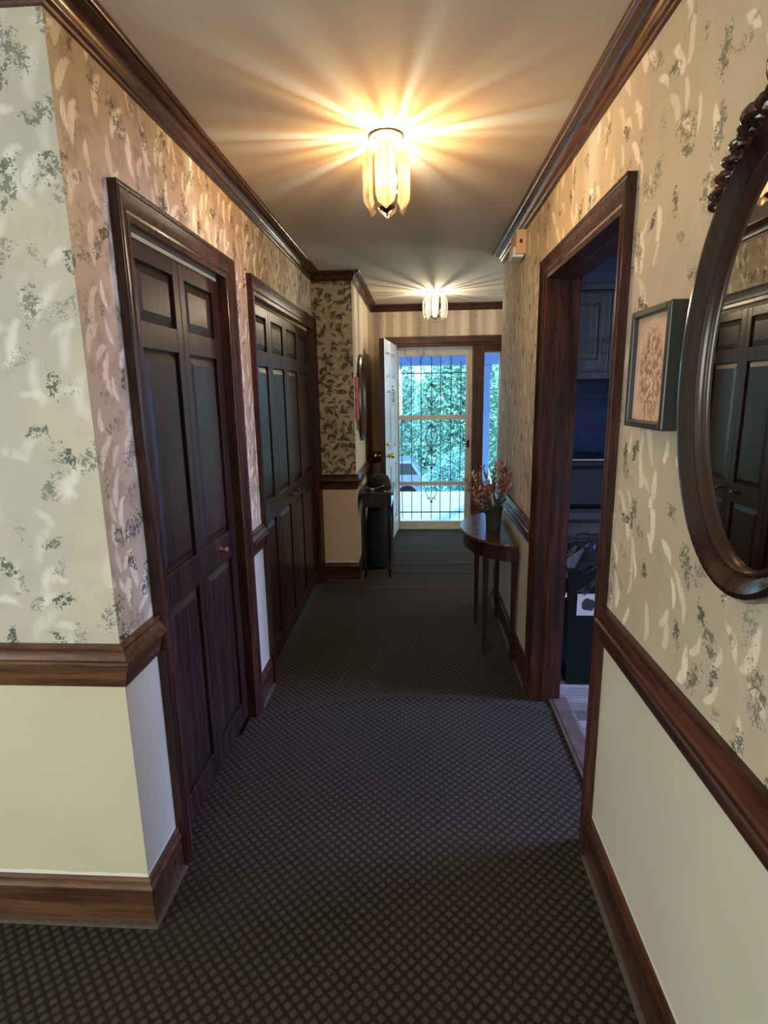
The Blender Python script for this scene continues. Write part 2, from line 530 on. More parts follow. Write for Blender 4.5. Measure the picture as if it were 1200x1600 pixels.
# left wall with the two closet openings (X = XL, thickness to the left); 1.62-2.46 and 2.835-4.43
O1, O2 = (1.625, 2.46), (2.835, 4.43)
HD = 2.04
def seg(x0, x1, y0, y1, z0=0, z1=H, lo=0, hi=1):
    out = []
    if z0 < ZM: out.append(((x0, y0, z0), (x1, y1, min(z1, ZM)), lo))
    if z1 > ZM: out.append(((x0, y0, max(z0, ZM)), (x1, y1, z1), hi))
    return out
q = seg(XL-.12, XL, Y0+.0, O1[0]) + seg(XL-.12, XL, O1[1], O2[0]) + seg(XL-.12, XL, O2[1], YJ) + seg(XL-.12, XL, O1[0], O1[1], HD) + seg(XL-.12, XL, O2[0], O2[1], HD)
wall('wall_left', q, [M['paint'], M['paper_l']])
q = seg(-3.4, XL-.12, Y0, Y0+.12)
M['paper_g'] = sponge_paper('sponged_wallpaper_grey', (.45,.42,.35), (.55,.50,.39), (.74,.72,.65), (.15,.18,.14), (.03,.065,.045), .55, .7, .3, .14, 1.15, True)
M['paint_g'] = wainscot_paint('cream_green_paint', (.58,.54,.39))
# the front face of the corner is one wall with its own mesh so that it takes its own mesh name
fw = MB()
for a, b_, m in seg(-3.4, XL-.0, Y0-.003, Y0+.0): fw.box(a, b_, m)
for a, b_, m in q: fw.box((a[0], a[1]+.0005, a[2]), b_, m)
fw.build('wall_front_left', [M['paint_g'], M['paper_g']], kind='structure')
# jog wall, foyer left wall, end wall
wall('wall_jog', seg(XL-.12, XJ, YJ, YJ+.12), [M['foyer_paint'], M['dense']])
wall('wall_foyer_left', seg(XJ-.12, XJ, YJ+.12, YE), [M['foyer_paint'], M['stripe']])
fo = MB()
for a, b_, m in seg(XJ, XJ+.0008, YJ+.0005, YJ+.121): fo.box(a, b_, m)
fo.build('wall_foyer_corner', [M['foyer_paint'], M['stripe']], kind='structure')
DX0, DX1 = -.225, .905    # door unit (storm door + sidelight) opening in end wall
q = seg(XJ-.12, DX0-.045, YE, YE+.15) + seg(DX1+.02, 3.4, YE, YE+.15) + seg(DX0-.045, DX1+.02, YE, YE+.15, 2.05)
wall('wall_end', q, [M['foyer_paint'], M['stripe']])
# right wall with kitchen doorway
q = seg(XR, XR+TW, -3.0, D1) + seg(XR, XR+TW, D2, YR) + seg(XR, XR+TW, D1, D2, HD)
wall('wall_right', q, [M['paint'], M['paper']])
# rest of the shell
wall('wall_back', [((-3.4,-3.12,0),(-2.2,-3.0,H),0), ((-.4,-3.12,0),(XR,-3.0,H),0), ((-2.2,-3.12,0),(-.4,-3.0,.8),0), ((-2.2,-3.12,2.1),(-.4,-3.0,H),0)], [M['paint']])
wall('wall_far_left', [((-3.52,-3.12,0),(-3.4,-1.45,H),0), ((-3.52,.05,0),(-3.4,Y0+.12,H),0), ((-3.52,-1.45,0),(-3.4,.05,.85),0), ((-3.52,-1.45,2.05),(-3.4,.05,H),0)], [M['paint']])
wall('wall_living_right', [((3.4,YR-.1,0),(3.52,4.6,H),0), ((3.4,5.8,0),(3.52,YE+.15,H),0), ((3.4,4.6,0),(3.52,5.8,.8),0), ((3.4,4.6,2.0),(3.52,5.8,H),0)], [M['paint']])
wall('wall_living_front', [((XR+TW,YR-.1,0),(3.4,YR+.0,H),0)], [M['paint']])
wall('wall_kitchen_right', [((3.7,.6,0),(3.82,1.88,H),0), ((3.7,2.96,0),(3.82,3.9,H),0), ((3.7,1.88,0),(3.82,2.96,.98),0), ((3.7,1.88,2.02),(3.82,2.96,H),0)], [M['paint']])
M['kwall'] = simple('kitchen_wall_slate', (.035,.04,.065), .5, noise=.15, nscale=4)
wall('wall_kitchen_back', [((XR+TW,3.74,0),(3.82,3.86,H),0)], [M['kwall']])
wall('wall_kitchen_near', [((XR+TW,.5,0),(3.82,.6,H),0)], [M['paint']])
b = MB().box((-3.52,-3.12,H),(3.9,YE+.15,H+.1)); b.build('ceiling', M['ceil'], kind='structure')

# ------------------------------------------------------------------ floor (carpet with a few low ripples)
def carpet_z(x, y):
    z = 0.0
    yc = 2.655 - .33*max(0, abs(x-.05)-.15)**1.6*1.2
    z += .006*math.exp(-((y-yc)/.022)**2)
    for (yy, k, a, w) in ((4.95, .05, .007, .03), (4.72, -.03, .006, .03), (4.3, .04, .004, .03), (5.35, .02, .004, .04)):
        z += a*math.exp(-((y-yy-k*x)/w)**2)*(1 if x > -.35 else .3)
    return z
def grid_floor(x0, x1, y0, y1, dx, dy, b):
    nx = max(1, int(round((x1-x0)/dx))); ny = max(1, int(round((y1-y0)/dy)))
    vs = []
    for j in range(ny+1):
        for i in range(nx+1):
            x = x0+(x1-x0)*i/nx; y = y0+(y1-y0)*j/ny
            vs.append((x, y, carpet_z(x, y)))
    fs = [(j*(nx+1)+i, j*(nx+1)+i+1, (j+1)*(nx+1)+i+1, (j+1)*(nx+1)+i) for j in range(ny) for i in range(nx)]
    b.add(vs, fs)
b = MB()
grid_floor(-3.4, XR+.001, -3.0, 2.3, .4, .4, b)
grid_floor(XL-.02, XR+.001, 2.3, YE+.06, .05, .012, b)
grid_floor(XR, XR+.098, D1, D2, .05, .012, b)
grid_floor(XR, 3.4, YR, YE+.06, .3, .3, b)
b.box((-3.5,-3.1,-.1),(3.4,YE+.1,-.03))
b.build('floor', M['carpet'], smooth=True, kind='structure')
b = MB().box((XR+.098, .6, -.05), (3.8, 3.8, .001)); b.build('floor_kitchen', M['plank'], kind='structure')
M['thresh'] = simple('worn_threshold_board', (.11,.08,.07), .6, noise=.25, nscale=12)
b = MB().sweep([(0,.0),(.0,.006),(.01,.011),(.075,.012),(.09,.004),(.09,.0)], [(XR+.098, D1), (XR+.098, D2)], side=-1)
b.build('trim_threshold', M['thresh'], kind='structure')
b = MB().box((XR+.088, D1, .0), (XR+.1, D2, .010)); b.build('trim_carpet_bar', M['edge'], kind='structure')

# ------------------------------------------------------------------ crown, chair rail, baseboards
def prof_crown():
    p = [(0, H)]
    z0, z1 = ZC, H
    pts = [(.0,z0),(.010,z0),(.012,z0+.006),(.009,z0+.010),(.017,z0+.016)]
    for i in range(7):
        a = i/6*PI/2
        pts.append((.018+.040*(1-math.cos(a)), z0+.018+.034*math.sin(a)))
    pts += [(.060,z1-.013),(.066,z1-.011),(.070,z1-.004),(.070,z1+.001),(0,z1+.001)]
    return pts
def prof_rail():
    z0, z1 = ZR0, ZR1
    return [(0,z0),(.008,z0),(.011,z0+.006),(.011,z0+.022),(.015,z0+.025),(.015,z0+.030),(.018,z0+.040),(.024,z0+.056),(.031,z0+.066),(.036,z0+.070),(.038,z0+.077),(.036,z0+.084),(.029,z0+.087),(.026,z0+.095),(.022,z0+.103),(.018,z0+.107),(.020,z0+.112),(.020,z0+.118),(.016,z1),(0,z1)]
def prof_base():
    return [(0,0),(.014,0),(.014,.118),(.017,.122),(.017,.128),(.012,.134),(.009,.146),(.010,.150),(.006,ZB),(0,ZB)]
def prof_edge():
    return [(.014,0),(.027,.0),(.027,.004),(.022,.009),(.014,.011)]
def runs(name, prof, paths, kind='structure'):
    """paths: (points, side, material key) - one mesh per continuous run"""
    out = []
    for pts, side, mk in paths:
        b = MB().sweep(prof, pts, side)
        out.append(b.build(name, M[mk], kind=kind, smooth=True))
    return out
CW = .065  # casing width
# crown: left side run then jog then foyer then end; right side
runs('trim_crown', prof_crown(), [([(-3.4,Y0-.003),(XL,Y0-.003),(XL,YJ),(XJ,YJ),(XJ,YE),(3.4,YE)], -1, 'wood_y'),
    ([(XR,-3.0),(XR,YR),(XR+.3,YR)], 1, 'wood_y')])
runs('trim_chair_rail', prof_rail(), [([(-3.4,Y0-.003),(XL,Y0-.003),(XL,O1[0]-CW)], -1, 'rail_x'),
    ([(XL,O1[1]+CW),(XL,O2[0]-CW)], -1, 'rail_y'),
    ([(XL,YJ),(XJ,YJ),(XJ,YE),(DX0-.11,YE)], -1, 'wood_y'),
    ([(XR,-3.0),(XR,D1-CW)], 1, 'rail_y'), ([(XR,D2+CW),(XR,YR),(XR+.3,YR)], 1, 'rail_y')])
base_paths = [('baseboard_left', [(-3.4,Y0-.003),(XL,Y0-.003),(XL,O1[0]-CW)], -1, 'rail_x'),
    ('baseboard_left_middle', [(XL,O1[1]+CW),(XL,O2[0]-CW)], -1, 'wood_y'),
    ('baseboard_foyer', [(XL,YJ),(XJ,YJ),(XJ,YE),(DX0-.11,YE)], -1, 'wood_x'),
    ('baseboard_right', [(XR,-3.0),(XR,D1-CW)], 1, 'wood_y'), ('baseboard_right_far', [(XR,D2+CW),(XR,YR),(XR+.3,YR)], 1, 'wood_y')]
for nm, pts, sd, mk in base_paths:
    MB().sweep(prof_base(), pts, sd).build(nm, M[mk], kind='structure', smooth=True)
    MB().sweep(prof_edge(), pts, sd).build('trim_carpet_edge', M['edge'], kind='structure', smooth=True)

# ------------------------------------------------------------------ casings
def casing_prof():
    # (across 0..CW measured from opening outward, thickness)
    return [(0,0),(0,.012),(.006,.015),(.010,.012),(.020,.013),(.038,.018),(.050,.024),(.054,.020),(.058,.024),(CW,.026),(CW,0)]
def casing(y0, y1, zt, xw, out, name='trim_casing', mk='wood_z', parent=None):
    """casing around opening y0..y1 to zt on plane X=xw, standing out in direction out (+1/-1 X)"""
    b = MB()
    P = [(y0, 0.0), (y0, zt), (y1, zt), (y1, 0.0)]
    dirs = [Vector((-1,0)), Vector((-1,1)), Vector((1,1)), Vector((1,0))]
    prof = casing_prof(); n = len(prof)
    vs = []
    for (p, d) in zip(P, dirs):
        for (w, th) in prof:
            vs.append((xw+out*th, p[0]+d.x*w, p[1]+d.y*w))
    fs = []
    for i in range(3):
        for k in range(n): fs.append((i*n+k, i*n+(k+1)%n, (i+1)*n+(k+1)%n, (i+1)*n+k))
    fs += [tuple(range(n-1,-1,-1)), tuple(3*n+k for k in range(n))]
    b.add(vs, fs)
    return b.build(name, M[mk], parent, smooth=True, kind='structure' if parent is None else None)
casing(O1[0], O1[1], HD, XL, 1)
casing(O2[0], O2[1], HD, XL, 1)
casing(D1, D2, HD, XR, -1)
casing(D1, D2, HD, XR+TW, 1)
def jamb(y0, y1, zt, xa, xb, name='trim_jamb', parent=None):
    b = MB()
    b.box((xa,y0,0),(xb,y0+.018,zt)).box((xa,y1-.018,0),(xb,y1,zt)).box((xa,y0+.018,zt-.018),(xb,y1-.018,zt))
    return b.build(name, M['wood_z'], parent, kind='structure' if parent is None else None)
jamb(O1[0], O1[1], HD, XL-.12, XL+.011)
jamb(O2[0], O2[1], HD, XL-.12, XL+.011)
jamb(D1, D2, HD, XR-.011, XR+TW+.011)
# stop moulding inside the kitchen doorway
b = MB()
for y in (D1+.018, D2-.018-.01): b.box((XR+.05,y,0),(XR+.09,y+.01,HD-.018))
b.box((XR+.05,D1+.018,HD-.028),(XR+.09,D2-.018,HD-.018))
b.build('trim_door_stop', M['wood_z'], kind='structure')

# ------------------------------------------------------------------ panelled leaf
def panel_leaf(name, T, w, z0, z1, th, cols, rows, mat, parent, gmat=None, ins=.028, rec=.011):
    """cols [(u0,u1)], rows [(z0,z1)] panel openings; local (u, v toward viewer, z)"""
    b = MB()
    # core slab
    b.box((0,-th,z0),(w,-rec,z1), 0, T)
    # stiles & rails (front skin of thickness rec)
    us = [0] + [x for c in cols for x in c] + [w]
    zs = [z0] + [x for r in rows for x in r] + [z1]
    for i in range(0, len(us)-1, 2): b.box((us[i],-rec-.001,z0),(us[i+1],0,z1), 0, T)
    for i in range(0, len(zs)-1, 2):
        for c in cols: b.box((c[0],-rec-.001,zs[i]),(c[1],-.0004,zs[i+1]), 0, T)
    o = b.build(name, [mat], parent, bevel=.0025)
    for c in cols:
        for r in rows:
            p = MB().frustum((c[0]+.004, r[0]+.004), (c[1]-.004, r[1]-.004), ins, rec*.7, 0, lambda u,v,z: T(u, v-rec, z))
            p.build('panel', [gmat or mat], o)
    return o
def knob(name, T, u, z, r, mat, parent):
    b = MB()
    prof = [(r*.95,0),(r*.95,.002),(r*.45,.004),(r*.4,.014),(r*.8,.018),(r,.024),(r*.85,.031),(r*.3,.034)]
    n = 16; vs = []; fs = []
    for (rr, d) in prof:
        for k in range(n):
            a = 2*PI*k/n
            vs.append(T(u+rr*math.cos(a), d, z+rr*math.sin(a)))
    for i in range(len(prof)-1):
        for k in range(n): fs.append((i*n+k,i*n+(k+1)%n,(i+1)*n+(k+1)%n,(i+1)*n+k))
    fs.append(tuple((len(prof)-1)*n+k for k in range(n)))
    b.add(vs, fs)
    return b.build(name, mat, parent, smooth=True)
XD = XL - .028     # face of closet doors
rowsC = [(.125,.845), (.965,1.695), (1.775,1.95)]
def bifold(name, y0, y1, n, knobs, stile, nm_label):
    root = empty(name, (XD, y0, 0), 0, kind='structure')
    w = (y1-y0)/n
    for i in range(n):
        ya = y0 + w*i + .0015
        if n == 2: sl, sr = ((.085,.048) if i == 0 else (.045,.068))
        else: sl, sr = (.055, .045)
        T = lambda u, v, z, ya=ya: (v, ya-y0+u, z)
        o = panel_leaf('door_leaf', T, w-.003, .02, 2.003, .03, [(sl, w-.003-sr)], rowsC, M['door'], root, None, .03, .015)
        if i in knobs:
            knob('knob', T, knobs[i], .912, .014, M[ 'copper' if n == 2 else 'bronze'], o)
    MB().box((-.028, .0, 2.008), (-.004, y1-y0, 2.021)).build('track', M['track'], root)
    return root
bifold('door_1', O1[0]+.018, O1[1]-.018, 2, {1: .20}, 0, '')
bifold('door_2', O2[0]+.018, O2[1]-.018, 4, {1: .30, 2: .09}, 0, '')
# dark closet interiors
b = MB().box((XL-.75,Y0+.12,0),(XL-.73,YJ,H)); b.build('wall_closet_back', M['gap'], kind='structure')

# ------------------------------------------------------------------ front door unit
# casing round the unit on the end wall
b = MB()
def boxes(b, L, m=0):
    for a, c in L: b.box(a, c, m)
    return b
YD = 6.31
boxes(b, [((DX0-.11,YE-.02,0),(DX0-.045,YE,2.11)), ((DX0-.11,YE-.022,2.045),(DX1+.085,YE,2.115)), ((DX1+.02,YE-.02,0),(DX1+.085,YE,2.05))])
b.build('trim_front_casing', M['wood_x'], kind='structure', bevel=.004)
b = MB()
boxes(b, [((DX0-.045,YE-.002,0),(DX0-.006,YE+.15,2.018)), ((.60,YE-.004,0),(.715,YE+.15,2.018)), ((DX1-.012,YE-.004,0),(DX1+.02,YE+.15,2.018))])
b.build('trim_front_upright', M['wood_z'], kind='structure', bevel=.004)
b = MB()
boxes(b, [((DX0-.045,YE-.002,2.018),(DX1+.02,YE+.15,2.05)),
    ((.715,YE+.02,1.95),(DX1-.012,YE+.12,2.018)), ((.715,YE+.01,0),(DX1-.012,YE+.13,.50))])
b.build('trim_front_frame', M['wood_x'], kind='structure', bevel=.004)
# sidelight window
sl = MB().box((.715,YD+.03,.50),(.722,YD+.06,1.95)).box((DX1-.022,YD+.03,.50),(DX1-.012,YD+.06,1.95)).box((.722,YD+.03,.50),(DX1-.022,YD+.06,.512)).box((.722,YD+.03,1.938),(DX1-.022,YD+.06,1.95)).build('window_1', M['white'], kind='structure')
MB().box((.722,YD+.043,.512),(DX1-.022,YD+.047,1.938)).build('pane', M['glass'], sl)
# storm door
root = empty('storm_door', ((DX0+.6)/2, YD+.03, 0), 0, 'almond full view storm door with three glass panes behind an iron grille', 'door')
ox, oy = root.location.x, root.location.y
def L(a, c): return ((a[0]-ox,a[1]-oy,a[2]),(c[0]-ox,c[1]-oy,c[2]))
S0, S1 = DX0-.005, .598
b = MB()
boxes(b, [L((S0,YD+.02,.012),(S0+.028,YD+.075,2.016)), L((S1-.028,YD+.02,.012),(S1,YD+.075,2.016)), L((S0+.028,YD+.02,1.985),(S1-.028,YD+.075,2.016)), L((S0,YD-.0,.0),(S1,YD+.09,.014))])
b.build('outer_frame', M['almond'], root, bevel=.003)
b = MB()
G0, G1 = -.205, .530
boxes(b, [L((S0+.03,YD+.03,.016),(G0,YD+.065,1.98)), L((G1,YD+.03,.016),(S1-.03,YD+.065,1.98)), L((G0,YD+.03,1.925),(G1,YD+.065,1.98)), L((G0,YD+.028,1.238),(G1,YD+.067,1.288)), L((G0,YD+.028,.503),(G1,YD+.067,.545)), L((G0,YD+.03,.016),(G1,YD+.065,.085))])
b.build('sash', M['almond'], root, bevel=.003)
for z0, z1 in ((.085,.503),(.545,1.238),(1.288,1.925)):
    MB().box(*L((G0,YD+.045,z0),(G1,YD+.049,z1))).build('pane', M['glass'], root)
b = MB().box(*L((.548,YD+.012,.93),(.574,YD+.03,1.01))).tube([(.56-ox,YD+.0-oy,.97),(.56-ox,YD+.02-oy,.97)], .006).tube([(.565-ox,YD-.012-oy,.972),(.53-ox,YD-.014-oy,.968),(.505-ox,YD-.006-oy,.966)], .007)
b.build('latch_handle', M['black'], root, smooth=True, bevel=.002)
# security grille
groot = empty('security_grille', (.15, YD+.11, 0), 0, 'black wrought iron security grille with scrolls outside the storm door', 'grille')
gx, gy = .15, YD+.11
def spiral(cx, cz, r, turns, d0, sx, n=22):
    return [(cx+sx*r*(1-.75*i/n)*math.cos(d0+turns*2*PI*i/n), gy-gy, cz+r*(1-.75*i/n)*math.sin(d0+turns*2*PI*i/n)) for i in range(n+1)]
for i, x in enumerate((-.176,-.067,.042,.158,.259,.374,.482)):
    top = 1.86 if i in (0,6) else 1.92
    MB().tube([(x-gx,0,.09),(x-gx,0,top)], .005, 8).build('vertical_bar', M['iron'], groot)
for z in (.175, 1.742): MB().box((-.38,-.006,z-.006),(.42,.006,z+.006)).build('cross_bar', M['iron'], groot)
cxx = .158-gx
def scrolls(zc, hh):
    for s_ in (-1, 1):
        sc_ = MB()
        pts = []
        for i in range(25):
            tt = i/24
            pts.append((cxx+s_*(.012+.050*math.sin(PI*tt)), 0, zc-hh+2*hh*tt))
        sc_.tube(pts, .005, 6)
        for zz, dd in ((zc+hh*.92, 1), (zc-hh*.92, -1)):
            n = 16
            sc_.tube([(cxx+s_*(.034+.022*(1-.7*k/n)*math.cos(PI+1.5*PI*k/n)), 0, zz+dd*.022*(1-.7*k/n)*math.sin(PI+1.5*PI*k/n)) for k in range(n+1)], .005, 6)
        sc_.build('scroll', M['iron'], groot, smooth=True)
for zc, hh in ((1.52,.10),(1.05,.13),(.80,.09),(.42,.10)): scrolls(zc, hh)
for z in (1.62,1.40,1.17,.90,.69,.30): MB().sphere((cxx,0,z), .016, 0, 10).build('collar', M['iron'], groot, smooth=True)
# open front door leaf: from hinge (-.215,6.27) to free edge (-.303,5.38)
hx, hy = -.218, 6.262
fx, fy = -.303, 5.375
dv = Vector((fx-hx, fy-hy, 0)); LW = dv.length; du = dv.normalized()
nv = Vector((-du.y, du.x, 0))
if nv.x < 0: nv = -nv
leafroot = empty('front_door', (hx, hy, 0), 0, 'pale blue panelled front door standing open against the left foyer wall', 'door')
TL = lambda u, v, z: (du.x*u+nv.x*v, du.y*u+nv.y*v, z)
slab = panel_leaf('door_slab', TL, LW, .012, 2.03, .022, [(.12,.40),(.50,.78)], [(.20,.80),(.98,1.56),(1.68,1.92)], M['bluepaint'], leafroot, M['bluepaint'], .03, .018)
MB().box((0,-.046,.012),(LW+.0,-.0225,2.03),0,TL).box((LW,-.046,.012),(LW+.004,0.0,2.03),0,TL).build('inner_face', M['wood_z'], leafroot)
knob('deadbolt', TL, LW-.06, 1.055, .026, M['brass'], leafroot)
kb = knob('door_handle', TL, LW-.06, .945, .027, M['brass'], leafroot)
kn = MB().sphere(TL(LW-.06,.055,.945), .026, 0, 14); kn.build('knob', M['brass'], kb, smooth=True)
kn = MB().sphere(TL(LW-.06,-.105,.945), .028, 0, 14); kn.tube([TL(LW-.06,-.03,.945),TL(LW-.06,-.1,.945)], .010); kn.build('inner_knob', M['brass'], kb, smooth=True)
nk = MB().box((LW*.46,0,1.545),(LW*.54,.008,1.60),0,TL)
nk.tube([TL(LW*.46+.036*(1-math.cos(PI*2*k/20))*0+LW*.04+.03*math.sin(2*PI*k/20), .014+.006, 1.50+.055*math.cos(2*PI*k/20)) for k in range(20)], .006, 8, closed=True)
for k in range(7): nk.sphere(TL(LW*.5+.012*math.sin(k*1.9),.012,1.60-.03*k), .012-.0006*k, 0, 8)
nk.build('door_knocker', M['silver'], leafroot, smooth=True)
# two thin wires of a wreath hanger over the storm door
wh = empty('wreath_hanger', (0,0,0), 0, 'pair of thin dark curved wires hanging over the storm door top', 'hanger')
MB().tube([(-.136,6.305,2.005),(-.13,6.305,1.95),(-.11,6.305,1.90),(-.095,6.305,1.865)], .0035, 6).build('wire', M['bronze'], wh, smooth=True)
MB().tube([(.077,6.305,2.005),(.072,6.305,1.95),(.05,6.305,1.89),(.022,6.305,1.845)], .0035, 6).build('wire', M['bronze'], wh, smooth=True)

# ------------------------------------------------------------------ windows of the other rooms (behind the camera, kitchen, living room)
def win_frame(name, pts, ax):
    (a, c) = pts
    b = MB(); w = .05
    if ax == 'y':
        boxes(b, [((a[0],a[1],a[2]),(a[0]+w,c[1],c[2])),((c[0]-w,a[1],a[2]),(c[0],c[1],c[2])),((a[0],a[1],a[2]),(c[0],c[1],a[2]+w)),((a[0],a[1],c[2]-w),(c[0],c[1],c[2])),(((a[0]+c[0])/2-.02,a[1],a[2]),((a[0]+c[0])/2+.02,c[1],c[2]))])
    else:
        boxes(b, [((a[0],a[1],a[2]),(c[0],a[1]+w,c[2])),((a[0],c[1]-w,a[2]),(c[0],c[1],c[2])),((a[0],a[1],a[2]),(c[0],c[1],a[2]+w)),((a[0],a[1],c[2]-w),(c[0],c[1],c[2])),((a[0],(a[1]+c[1])/2-.02,a[2]),(c[0],(a[1]+c[1])/2+.02,c[2]))])
    return b.build(name, M['white'], kind='structure')
win_frame('window_2', ((-2.2,-3.1,.8),(-.4,-3.06,2.1)), 'y')
win_frame('window_3', ((3.74,1.88,.98),(3.78,2.96,2.02)), 'x')
win_frame('window_added_side', ((-3.48,-1.45,.85),(-3.44,.05,2.05)), 'x')  # unseen window, added to go with the side fill light
win_frame('window_4', ((3.44,4.6,.8),(3.48,5.8,2.0)), 'x')

# ------------------------------------------------------------------ ceiling lamps
def ceiling_lamp(loc, label, rad, ztop, zbot, npan, glass, col, watt, nb, point, seed, fill):
    rr = random.Random(seed)
    root = empty('ceiling_lamp', (loc[0], loc[1], H), 0, label, 'ceiling light', 'flush ceiling lights of the hall')
    MB().lathe([(rad*.80,0),(rad*.80,-.004),(rad*.74,-.010),(rad*.5,-.014),(rad*.2,-.016)], (0,0,0), 40).lathe([(.010,-.012),(.008,-.06),(.004,-.062)],(0,0,0),12).build('canopy', M['white'] if not point else M['lampwhite'], root, smooth=True)
    MB().tube([(rad*.80*math.cos(a), rad*.80*math.sin(a), -.004) for a in [2*PI*k/40 for k in range(40)]], .0035, 8, closed=True).build('rim', M['bronze'], root, smooth=True)
    # glass panels: curved strips with gaps
    zt, zb = ztop-H, zbot-H
    for i in range(npan):
        a0 = 2*PI*(i+.0)/npan + rr.uniform(-.05,.05)
        half = PI/npan*fill
        if point: a0 += PI/6
        nu, nvv = 8, 14
        b = MB()
        for off in (0, .004):
            vs = []
            for j in range(nvv+1):
                tt = j/nvv
                z = zt+(zb-zt)*tt
                # bulge profile: in at the shoulder, straight, drawn in near the foot
                rp = rad*(.78+.22*min(1, math.sin(min(1,tt/.22)*PI/2))) * (1-.16*max(0,(tt-.78)/.22)**1.6)
                for k in range(nu+1):
                    s_ = (k/nu*2-1)
                    wz = half*(1-.12*max(0,(tt-.8)/.2))*(.9+.1*math.sin(min(1,tt/.2)*PI/2))
                    a = a0+s_*wz
                    r2 = (rp+off)*((math.cos(half)/math.cos(s_*half))**.8*1.07 if point else (1+.05*(1-s_*s_)))
                    zz = z + (0 if j < nvv else 0) + ((abs(s_)**(1.0 if point else 2.0))*.022*tt**6)
                    zz -= 0
                    vs.append((r2*math.cos(a), r2*math.sin(a), zz))
            fs = [(j*(nu+1)+k, j*(nu+1)+k+1, (j+1)*(nu+1)+k+1, (j+1)*(nu+1)+k) for j in range(nvv) for k in range(nu)]
            b.add(vs, fs)
            if off: break
        o = b.build('glass_panel', glass, root, smooth=True)
    # bulbs
    for k in range(nb):
        a = 2*PI*k/nb+.5
        bx, by = (rad*.34*math.cos(a), rad*.34*math.sin(a)) if nb > 1 else (.0, -.004)
        zc = (zt+zb)/2+.012
        bo = MB().lathe([(.006,.040),(.0085,.03),(.014,.010),(.0165,-.008),(.014,-.022),(.008,-.040),(.002,-.052)], (bx,by,zc), 16)
        bo.build('bulb', bulb_mat('lit_bulb', col, 6.0), root, smooth=True)
        MB().lathe([(.009,.082),(.009,.038),(.007,.036)], (bx,by,zc), 14).build('socket', M['lampwhite'], root, smooth=True)
        ld = bpy.data.lights.new('bulb_light', 'POINT'); ld.energy = watt*(1 if nb == 1 else .72 if k == 0 else .28/(nb-1)); ld.color = col; ld.shadow_soft_size = .004
        lo = bpy.data.objects.new('bulb_light', ld); lo.location = (bx,by,zc-.005); C.objects.link(lo); lo.parent = root
    MB().tube([(0,0,-.012),(0,0,zb+.03)], .003, 8).build('stem', M['brass'], root)
    # faceted finial at the foot
    fz = zb+.022
    MB().lathe([(.006,.012),(rad*.42,.004),(rad*.40,0),(.004,-.020)], (0,0,fz), 6).build('finial', M['bronze'], root)
    MB().sphere((0,0,fz-.024), .0055, 0, 10).build('finial_ball', M['bronze'], root, smooth=True)
    return root
M['lampwhite'] = simple('lamp_enamel', (.75,.68,.52), .3)
M['amber'] = lamp_glass('amber_lamp_glass', (.76,.56,.37), (.95,.82,.62), 18, .03)
M['clear'] = lamp_glass('clear_lamp_glass', (.30,.28,.24), (1.,.98,.90), 24, .03)
ceiling_lamp((-.108, 2.231), 'amber glass ceiling light with faceted finial in the near half of the hall', .076, 2.405, 2.185, 6, M['amber'], (1.0,.80,.55), 36, 2, True, 3, .86)
ceiling_lamp((.169, 5.538), 'clear glass ceiling light with scalloped petals in front of the entry door', .108, 2.405, 2.205, 8, M['clear'], (1.0,.86,.66), 40, 1, False, 5, .80)

# ------------------------------------------------------------------ half-round table (right)
M['darkleg'] = wood('dark_mahogany_table', (.014,.004,.005), (.045,.014,.014), .3, 2, 1.0, .1)
def dt():
    cx, cy = XR-.024, 3.44
    a, bb = .285, .44
    zt = .722
    root = empty('half_round_table', (cx, cy, 0), 0, 'dark mahogany half-round hall table with tall tapered legs against right wall', 'table')
    def outline(k, n=36):
        return [(-a*k*math.sin(PI*i/n)**1.0 if 0 < i < n else 0.0, -bb*k*math.cos(PI*i/n)) for i in range(n+1)]
    top = MB()
    ol = outline(1)
    top.poly_prism(ol, zt-.018, zt)
    top.build('tabletop', M['tabletop'], root, bevel=.005, smooth=True)
    ap = MB(); ol1 = outline(.93); n = len(ol1)
    ap.poly_prism(ol1, zt-.105, zt-.018)
    ap.build('apron', M['darkleg'], root, smooth=True)
    for (lx, ly) in ((.394,3.165),(.545,3.085),(.392,3.64),(.545,3.75)):
        w = .017
        x, y = lx-cx, ly-cy
        lg = MB()
        vs = []
        for (z, k) in ((zt-.10,1.0),(.06,.62),(.055,.78),(.0,.60)):
            vs += [(x-w*k,y-w*k,z),(x+w*k,y-w*k,z),(x+w*k,y+w*k,z),(x-w*k,y+w*k,z)]
        fs = [(3,2,1,0),(12,13,14,15)]
        for j in range(3):
            for k in range(4): fs.append((j*4+k,j*4+(k+1)%4,(j+1)*4+(k+1)%4,(j+1)*4+k))
        lg.add(vs, fs)
        lg.build('leg', M['darkleg'], root, bevel=.0015)
M['tabletop'] = wood('glossy_table_top', (.05,.020,.016), (.11,.045,.035), .16, 1, 1.0, .8)
dt()
# cord behind the table
b = MB().tube([(.555,3.98,.30),(.55,3.9,.16),(.50,3.85,.07),(.46,3.80,.02),(.43,3.74,.012),(.45,3.65,.012),(.51,3.62,.010)], .004, 8)
o = b.build('power_cord', M['black'], smooth=True); tag(o, 'thin black cord looping to the carpet behind the half-round table', 'cord')

